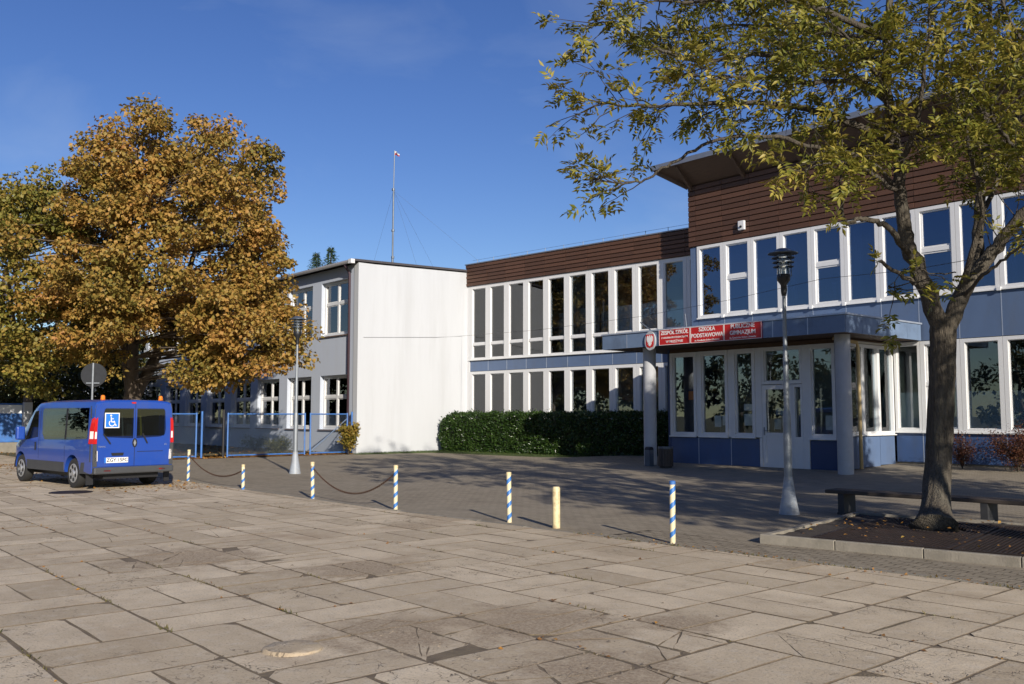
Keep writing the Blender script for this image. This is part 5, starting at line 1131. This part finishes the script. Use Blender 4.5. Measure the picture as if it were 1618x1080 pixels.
# ------------------------------------------------------------------ broad autumn trees by clumps
def clump_tree(name, label, base, cx, cy, z0, z1, rx, ry, n_cl, per, leaf, m, bark='bark2', seed=1, trunk_r=.28, fork=3.0, forks=2, crownpow=1.0, spread=.75, group=None, cat='tree', lumps=.25, extra=()):
    r_ = np.random.default_rng(seed); random.seed(seed); b0 = Vector(base); t_ = thing(name, label, cat, b0, 0, group)
    zc, hz = (z0 + z1) / 2, (z1 - z0) / 2
    # clump centres: in an uneven ellipsoid, most near its skin
    C_ = []
    while len(C_) < n_cl:
        d = unit(r_.normal(size=3)); rad = r_.uniform(.25, 1) ** .45
        wob = 1 + lumps * math.sin(3.1 * d[0] + seed) * math.cos(2.7 * d[1] - seed) + lumps * .7 * math.sin(5.3 * d[2] + 2.1 * d[0] + seed) + r_.normal(0, .05)
        taper = 1.0 if d[2] < 0 else (1 - .25 * d[2] ** 2)
        p = np.array([cx + d[0] * rx * rad * wob * taper, cy + d[1] * ry * rad * wob * taper, zc + d[2] * hz * rad * (1 + .5 * (wob - 1))])
        if p[2] > z0 - .4: C_.append(p)
    for ec, er, eh, en in extra:
        for _ in range(en):
            d = unit(r_.normal(size=3)) * r_.uniform(.2, 1) ** .45; C_.append(np.array([ec.x + d[0] * er, ec.y + d[1] * er, ec.z + d[2] * eh]))
    C_ = np.array(C_); n_cl = len(C_)
    br = MB(); tp = [b0, b0 + Vector((.05, .0, fork * .5)), b0 + Vector((0, .05, fork))]; m_ = MB(); q = smooth_path([p - b0 for p in tp], 5)
    m_.tube(q, [trunk_r * (1.0 - .2 * i / (len(q) - 1)) + .16 * math.exp(-p.z / .25) for i, p in enumerate(q)], 16); m_.build('trunk', bark, t_, smooth=True)
    fk = Vector((0, .05, fork)); tops_ = []
    for k in range(forks):
        a = 2 * math.pi * k / forks + .6 + YAW; e = Vector((cx - b0.x, cy - b0.y, 0)) * .6 + Vector((rx * .38 * math.cos(a), ry * .38 * math.sin(a), z1 * .72))
        pth = smooth_path([fk - Vector((0, 0, .3)), fk.lerp(e, .35) + Vector((.35 * math.cos(a), .35 * math.sin(a), 0)), e], 6); lm = MB(); branch_mesh(lm, pth, trunk_r * .68, .05, 10); lm.build('limb', bark, t_, smooth=True); tops_ += pth
    T_ = np.array([v[:] for v in tops_])
    for c in C_:
        cl = c - np.array(b0[:]); dd = np.linalg.norm(T_ - cl + np.array([0, 0, .28]) * np.linalg.norm(T_ - cl, axis=1)[:, None] * 0, axis=1) + np.maximum(0, T_[:, 2] - cl[2]) * 1.2
        s = Vector(T_[dd.argmin()]); e = Vector(cl); mid = s.lerp(e, .55) + Vector((random.gauss(0, .2), random.gauss(0, .2), .25)); branch_mesh(br, smooth_path([s, mid, e], 3), .035, .008, 5)
    br.build('branches', bark, t_, smooth=True)
    n = n_cl * per; idx = np.repeat(np.arange(n_cl), per); sz = r_.uniform(.55, 1.25, n_cl) * spread
    off = r_.normal(size=(n, 3)); off = off / np.linalg.norm(off, axis=1, keepdims=True) * (r_.uniform(0, 1, (n, 1)) ** .45) * sz[idx][:, None] * np.array([1, 1, .62]); off[:, 2] -= .12 * (off[:, 0] ** 2 + off[:, 1] ** 2)
    P = C_[idx] + off - np.array(b0[:]); D = unit(off) * .6 + r_.normal(0, .7, (n, 3)) + np.array([0, 0, -.45]); N = r_.normal(0, .55, (n, 3)) + np.array([0, 0, .9]) + unit(off) * .5
    o = link('crown', leaves_mesh('crown', P, D, N, r_.uniform(.7, 1.3, n) * leaf, .85, m, .22), t_); o['kind'] = 'stuff'
    return t_
M['maple_leaf'] = leafmat('autumn_maple_leaves', [(0, (.135, .140, .030)), (.28, (.25, .19, .042)), (.55, (.38, .235, .055)), (.82, (.45, .24, .065)), (1, (.32, .130, .050))], trans=.30, nscale=.40, nmix=.50)
M['maple_green'] = leafmat('turning_maple_leaves', [(0, (.10, .115, .022)), (.45, (.21, .19, .036)), (.8, (.34, .235, .05)), (1, (.40, .24, .055))], trans=.30, nscale=.5, nmix=.45)
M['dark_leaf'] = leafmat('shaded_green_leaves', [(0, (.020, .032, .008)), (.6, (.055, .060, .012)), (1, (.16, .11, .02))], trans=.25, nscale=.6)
clump_tree('broad_tree', 'leafy tree outside the right edge whose shade covers the porch', (-.6, 16.4, 0), -.6, 16.4, 2.8, 10.5, 3.1, 3.1, 170, 140, .18, 'maple_green', seed=61, trunk_r=.22, fork=2.4, forks=3, spread=.8, lumps=.1)
def B_at(px_, py_, d): p = atd(px_, py_, d); return p
c1 = atd(275, 375, 35.2); c1b = atd(390, 520, 33.6); c1c = atd(150, 500, 34.0); c1d = atd(300, 600, 34.6)
clump_tree('maple_tree', 'large domed orange brown maple tree behind the blue van', gnd(205, 718.5), c1.x, c1.y, 3.6, 13.2, 4.7, 4.7, 330, 165, .150, 'maple_leaf', seed=3, trunk_r=.42, fork=2.6, forks=3, spread=.66, lumps=.15,
           extra=[(c1b, 2.3, 1.9, 80), (c1c, 2.4, 2.0, 60), (atd(340, 585, 33.8), 1.6, .7, 20), (atd(265, 300, 33.8), 1.8, 1.6, 26), (atd(200, 260, 34), 1.6, 1.4, 16)])
c2 = atd(45, 450, 36)
clump_tree('maple_tree', 'greener lower maple tree at the left edge, beside the large orange one', gnd(40, 712), c2.x, c2.y, 2.4, 11.0, 4.0, 4.0, 220, 160, .150, 'maple_green', seed=8, trunk_r=.22, fork=3.4, forks=3, spread=.66, lumps=.13)
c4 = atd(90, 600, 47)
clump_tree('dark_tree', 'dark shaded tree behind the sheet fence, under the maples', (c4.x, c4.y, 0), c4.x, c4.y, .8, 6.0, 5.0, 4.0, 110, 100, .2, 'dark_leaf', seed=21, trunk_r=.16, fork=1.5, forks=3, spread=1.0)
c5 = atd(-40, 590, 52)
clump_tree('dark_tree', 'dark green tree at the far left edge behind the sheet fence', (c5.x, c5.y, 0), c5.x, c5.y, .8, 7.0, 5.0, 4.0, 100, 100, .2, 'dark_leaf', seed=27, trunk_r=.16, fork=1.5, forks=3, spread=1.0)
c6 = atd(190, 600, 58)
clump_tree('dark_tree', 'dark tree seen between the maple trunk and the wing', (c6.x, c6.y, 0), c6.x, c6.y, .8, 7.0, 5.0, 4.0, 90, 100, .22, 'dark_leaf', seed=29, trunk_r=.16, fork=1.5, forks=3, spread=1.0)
# unseen trees added across the yard behind the camera, to darken pane reflections
for k, (tx_, ty_, th) in enumerate(((-76, -17, 10), (-68, -12, 9), (-60, -7, 9.5), (-64, -24, 9), (-52, -27, 11), (-40, -25, 8.5), (-29, -28, 10.5), (-17, -26, 9), (-6, -29, 11))):
    clump_tree('added_yard_tree', 'tree ' + ('first', 'second', 'third', 'fourth', 'fifth', 'sixth', 'seventh', 'eighth', 'ninth')[k] + ' from the far end of the unseen row added to darken window reflections', (tx_, ty_, 0), tx_, ty_, .2, th, 5.5, 4.5, 60, 60, .42, 'dark_leaf', seed=50 + k, trunk_r=.25, fork=2.2, forks=3, spread=1.3, group='unseen trees added across the yard')
# leafless purple brown crown far left
random.seed(5); pb = atd(8, 330, 60); bt = thing('bare_tree', 'bare purplish tree rising behind the left maple', 'tree', (pb.x, pb.y, 0)); m_ = MB(); m_.tube([(0, 0, 0), (.1, 0, 6), (.1, .1, 11)], [.25, .2, .1], 8); m_.build('trunk', 'twig', bt)
tw = MB(); M['bare_twig'] = mat('purple_brown_twigs', (.10, .065, .075), .9)
def grow(p, d, l, r_, depth):
    q = p + d * l; tw.tube([p, q], [r_, r_ * .6], 4, cap=False)
    if depth:
        for _ in range(4): grow(p.lerp(q, random.uniform(.4, 1)), (d + Vector((random.gauss(0, .5), random.gauss(0, .5), random.gauss(.1, .35)))).normalized(), l * .62, r_ * .55, depth - 1)
for k in range(10): grow(Vector((.1, .1, 7 + .4 * k)), Vector((random.gauss(0, .7), random.gauss(0, .7), .9)).normalized(), 2.4, .05, 4)
o = tw.build('crown', 'bare_twig', bt); o['kind'] = 'stuff'
# conifers behind the wing's roof
M['needle'] = leafmat('conifer_needles', [(0, (.025, .055, .018)), (1, (.07, .11, .035))], trans=.1)
def conifer(px_, py_, d, h_, lb, seed):
    r_ = np.random.default_rng(seed); top = atd(px_, py_, d); t_ = thing('conifer', lb, 'tree', (top.x, top.y, 0)); H_ = top.z
    m_ = MB(); m_.tube([(0, 0, 0), (0, 0, H_)], [.22, .03], 8); m_.build('trunk', 'bark2', t_)
    n = 4200; z = H_ - h_ * r_.uniform(0, 1, n) ** .9 * 1.0; a = np.floor(r_.uniform(0, 9, n)) / 9 * 6.283 + z * 1.9 + r_.normal(0, .16, n); rad = (H_ - z) * (.45 + .25 * np.sin(a * 3 + z * 4)) * r_.uniform(.1, 1, n) + .05
    P = np.stack([rad * np.cos(a), rad * np.sin(a), z - .22 * rad + r_.normal(0, .08, n)], 1); D = np.stack([np.cos(a), np.sin(a), r_.normal(-.2, .3, n)], 1) + r_.normal(0, .35, (n, 3)); N = r_.normal(0, .4, (n, 3)) + np.array([0, 0, 1])
    o = link('crown', leaves_mesh('crown', P, D, N, r_.uniform(.12, .26, n), .30, 'needle', .1), t_); o['kind'] = 'stuff'
conifer(523, 392, 60, 5.5, 'dark green conifer top showing above the white wing roof', 31)
conifer(500, 400, 66, 5.0, 'thinner conifer tip left of the other above the wing roof', 32)

# ------------------------------------------------------------------ hedge, shrubs
M['hedge_leaf'] = leafmat('laurel_hedge_leaves', [(0, (.012, .030, .007)), (.6, (.030, .062, .011)), (1, (.070, .115, .025))], trans=.12, nscale=1.2, nmix=.3, rough=.28)
hd = thing('hedge', 'clipped dark green laurel hedge below the glazed wing', 'hedge', MO, MA)
r_ = np.random.default_rng(4); u0, u1, v0, v1, hh = .22, 12.9, -1.75, -.55, 1.62
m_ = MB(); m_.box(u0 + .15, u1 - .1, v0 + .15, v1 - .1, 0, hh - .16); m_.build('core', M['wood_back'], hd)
n = 46000; f = r_.uniform(0, 1, n); P = np.empty((n, 3)); Nn = np.empty((n, 3))
front_ = f < .52; top_ = (f >= .52) & (f < .86); end_ = f >= .86
P[:, 0] = r_.uniform(u0, u1, n); P[:, 1] = r_.uniform(v0, v1, n); P[:, 2] = r_.uniform(.02, hh, n); Nn[:] = (0, 0, 1)
P[front_, 1] = v0; Nn[front_] = (0, -1, .25); P[top_, 2] = hh; Nn[top_] = (0, -.2, 1); P[end_, 0] = np.where(r_.uniform(size=end_.sum()) < .7, u0, u1); Nn[end_] = (-1, 0, .2)
# round the shoulders, uneven surface
bx_ = np.maximum(0, .22 - (P[:, 1] - v0)); bz_ = np.maximum(0, .22 - (hh - P[:, 2])); P[:, 2] -= np.where(top_, bx_ ** 2 * 2.2, 0); P[:, 1] += np.where(front_, bz_ ** 2 * 2.2, 0)
be_ = np.maximum(0, .5 - (P[:, 0] - u0)); P[:, 2] -= be_ ** 2 * .7 * (P[:, 2] / hh)
P += .05 * np.stack([np.sin(P[:, 0] * 3.1 + P[:, 2] * 4), np.sin(P[:, 0] * 4.3 + 1) * np.cos(P[:, 2] * 5), np.sin(P[:, 0] * 5.1) * np.cos(P[:, 1] * 6)], 1) + r_.normal(0, .045, (n, 3))
sp_ = r_.uniform(size=n) < .02; P[sp_, 2] += r_.uniform(.02, .14, sp_.sum()) * top_[sp_]
o = link('foliage', leaves_mesh('foliage', P, r_.normal(0, .7, (n, 3)) + Nn * .3 + np.array([0, 0, .25]), Nn + r_.normal(0, .45, (n, 3)), r_.uniform(.07, .13, n), .45, 'hedge_leaf', .2), hd); o['kind'] = 'stuff'
def shrub(name, lb, base, rx, h_, n, leaf, m, seed, stems=14, asp=.4):
    r_ = np.random.default_rng(seed); random.seed(seed); t_ = thing(name, lb, 'shrub', base); m_ = MB(); pts = []
    for k in range(stems):
        a = random.uniform(0, 6.28); l = random.uniform(.5, 1) ; e = Vector((rx * l * math.cos(a), rx * l * math.sin(a), h_ * random.uniform(.55, 1.0) * (1.1 - .35 * l))); pth = smooth_path([(0, 0, 0), (e.x * .35, e.y * .35, e.z * .6), e], 4); branch_mesh(m_, pth, .012, .004, 4); pts += pth[3:]
    m_.build('stems', 'twig', t_); T_ = np.array([p[:] for p in pts]); P = T_[r_.integers(0, len(T_), n)] + r_.normal(0, .07 + .05 * rx, (n, 3)); P[:, 2] = np.abs(P[:, 2])
    o = link('foliage', leaves_mesh('foliage', P, r_.normal(0, .8, (n, 3)) + np.array([0, 0, .2]), r_.normal(0, .6, (n, 3)) + np.array([0, 0, 1]), r_.uniform(.6, 1.3, n) * leaf, asp, m, .2), t_); o['kind'] = 'stuff'
M['berberis'] = leafmat('barberry_leaves', [(0, (.030, .020, .010)), (.4, (.085, .028, .018)), (.75, (.13, .050, .020)), (1, (.15, .12, .025))], trans=.25, nscale=2.5)
M['yellow_leaf'] = leafmat('yellowing_leaves', [(0, (.09, .10, .02)), (.5, (.26, .20, .035)), (1, (.34, .18, .04))], trans=.3, nscale=2.5)
M['spirea'] = leafmat('olive_shrub_leaves', [(0, (.035, .045, .012)), (.6, (.10, .10, .025)), (1, (.20, .16, .04))], trans=.25, nscale=2.5)
shrub('barberry_shrub', 'reddish brown shrub under the windows, right behind the tree trunk', (-10.95, 25.45, gz(-11, 25.4)), .42, 1.05, 2600, .055, 'berberis', 41)
shrub('barberry_shrub', 'larger red and olive shrub against the blue wall at the right edge', (-9.45, 25.2, gz(-9, 25.2)), .85, 1.25, 6500, .06, 'berberis', 42, 26)
shrub('barberry_shrub', 'red brown shrub beyond the right edge by the blue wall', (-7.4, 25.2, gz(-8, 25.2)), .8, 1.2, 4000, .06, 'berberis', 43, 22)
q = gnd(440, 713); shrub('low_shrub', 'low olive shrub in front of the white wing, behind the gate', (-35.2, 17.5, 0), .62, .75, 2600, .085, 'spirea', 44, 22, .3)
shrub('climbing_shrub', 'yellowing shrub climbing the fence post at the gable corner', (-33.05, 19.55, 0), .35, 1.55, 1900, .11, 'yellow_leaf', 45, 16, .7)
shrub('low_shrub', 'small dark shrub at the foot of the wing near the van', (-39.8, 18.6, 0), .7, .7, 1800, .08, 'spirea', 46, 18, .3)

# ------------------------------------------------------------------ lawn strip, verge, fallen leaves
M['lawn'] = mat('mown_grass', (.050, .075, .018), .95, var=.4, scale=3, bump=.6, bscale=60)
mb = MB(); a_ = MO + Vector((0, 0, 0))
Mrot = Matrix.Rotation(MA, 4, 'Z'); LP = [(-33.25, 19.9), (-32.85, 20.0), (-32.55, 23.2)] + [tuple((MO + Mrot @ Vector((u, -2.55, 0)))[:2]) for u in (1.0, 4, 8, 12.6)] + [tuple((MO + Mrot @ Vector((u, -.02, 0)))[:2]) for u in (12.6, .05)]
mb.prism(LP, lambda x, y, t: (x, y, t), -.02, .035); lawn = struct(mb.build('lawn', 'lawn'))
r_ = np.random.default_rng(9)
def inpoly(x, y, poly):
    c = np.zeros(len(x), bool)
    for i in range(len(poly)):
        (x1, y1), (x2, y2) = poly[i], poly[i - 1]; cond = ((y1 > y) != (y2 > y)) & (x < (x2 - x1) * (y - y1) / (y2 - y1 + 1e-12) + x1); c ^= cond
    return c
M['grass_blade'] = leafmat('grass_blades', [(0, (.030, .055, .010)), (.7, (.070, .105, .022)), (1, (.13, .13, .04))], trans=.3, nscale=1.5)
x = r_.uniform(-33.3, -20, 60000); y = r_.uniform(19.8, 27, 60000); k = inpoly(x, y, LP); P = np.stack([x[k], y[k], np.full(k.sum(), .034)], 1); n = len(P)
o = link('grass', leaves_mesh('grass', P, r_.normal(0, .35, (n, 3)) + np.array([0, 0, 1]), r_.normal(0, 1, (n, 3)), r_.uniform(.03, .085, n), .12, 'grass_blade', .1)); tag(o, 'short green grass along the hedge and gable foot', 'grass', kind='stuff')
mb = MB(); VP = [(-33.55, 8.72), (-33.55, 20.07), (-80, 20.07), (-80, 8.72)]; mb.add([(a, b2, .004 if 0 else .0) for a, b2 in VP], [(3, 2, 1, 0)]); struct(mb.build('verge', 'ground'))
M['litter'] = leafmat('fallen_leaves', [(0, (.11, .055, .02)), (.4, (.26, .12, .03)), (.75, (.38, .19, .04)), (1, (.40, .30, .07))], trans=.1, nscale=1.5, nmix=.25)
def litter(P, size, name, lb):
    n = len(P); o = link(name, leaves_mesh(name, P, r_.normal(0, 1, (n, 3)) * np.array([1, 1, .15]), r_.normal(0, .3, (n, 3)) + np.array([0, 0, 1]), r_.uniform(.6, 1.3, n) * size, .7, 'litter', .2)); tag(o, lb, 'leaves', kind='stuff')
n = 9000; x = np.where(r_.uniform(size=n) < .5, -33.4 + np.abs(r_.normal(0, .35, n)) * -1, r_.uniform(-60, -33.6, n)); y = np.where(x > -35, r_.uniform(9, 20, n), r_.uniform(8.7, 20, n)); litter(np.stack([x, y, np.full(n, .012)], 1), .10, 'leaf_litter', 'orange fallen leaves along the blue fence and verge')
n = 1500; x = r_.uniform(-33, -21, n); x = -33.5 + (r_.uniform(size=n) ** 2) * 14; y = 8.6 - np.abs(r_.normal(0, 1.2, n)); litter(np.stack([x, y, np.full(n, .012)], 1), .07, 'leaf_scatter', 'scattered orange leaves on the slabs near the van')
# leaves caught in slab joints
xs_, ys_ = [], []
for _ in range(1700):
    i, j = random.randint(-24, -1), random.randint(0, 7)
    xx, yy = i * B_ - .12 + random.uniform(0, B_), 1.63 + j * B_ + random.gauss(0, .02)
    if random.random() < .4: xx, yy = i * B_ - .12 + random.gauss(0, .02), 1.63 + j * B_ + random.uniform(0, B_)
    if yy < yk(xx) - .08 and (math.sin(xx * 1.3 + 2) * math.cos(yy * 1.7 + xx * .4) > .25): xs_.append(xx); ys_.append(yy)
litter(np.stack([xs_, ys_, np.full(len(xs_), .010)], 1), .035, 'joint_litter', 'brown leaf bits caught in the joints of the slabs')
n = 230; u = r_.uniform(-9, -2.5, n); y = np.array([yk(a) for a in u]) - .05 + r_.normal(0, .07, n); litter(np.stack([u, y, np.full(n, .010)], 1), .034, 'kerb_litter', 'yellow leaf bits along the edge of the block paving')
n = 260; bl_ = [bedA + bu * a + bv * b2 for a, b2 in zip(r_.uniform(.2, 5, n), 3.4 * r_.uniform(0, 1, n) ** .6)]; litter(np.array([(p.x, p.y, .140) for p in bl_]), .05, 'bed_litter', 'small yellow leaves lying on the iron grate and bed soil')
# weeds in the joints
M['weed'] = leafmat('joint_weeds', [(0, (.06, .07, .02)), (1, (.18, .14, .05))], trans=.2)
xs_ = []
for c_ in range(46):
    i, j = random.randint(-16, -2), random.randint(0, 7); xx, yy = i * B_ - .12 + random.uniform(0, B_), 1.63 + j * B_
    if yy > yk(xx) - .1: continue
    for _ in range(random.randint(8, 26)): xs_.append((xx + random.gauss(0, .10), yy + random.gauss(0, .012), -.004))
for c_ in range(60):
    xx = random.uniform(-9, -2.8); yy = yk(xx) - .075
    for _ in range(random.randint(4, 16)): xs_.append((xx + random.gauss(0, .05), yy + random.gauss(0, .01), -.004))
P = np.array(xs_); n = len(P); o = link('joint_weeds', leaves_mesh('joint_weeds', P, r_.normal(0, .8, (n, 3)) + np.array([0, 0, .7]), r_.normal(0, 1, (n, 3)), r_.uniform(.015, .05, n), .25, 'weed', .1)); tag(o, 'dry weeds growing in the slab joints', 'weeds', kind='stuff')
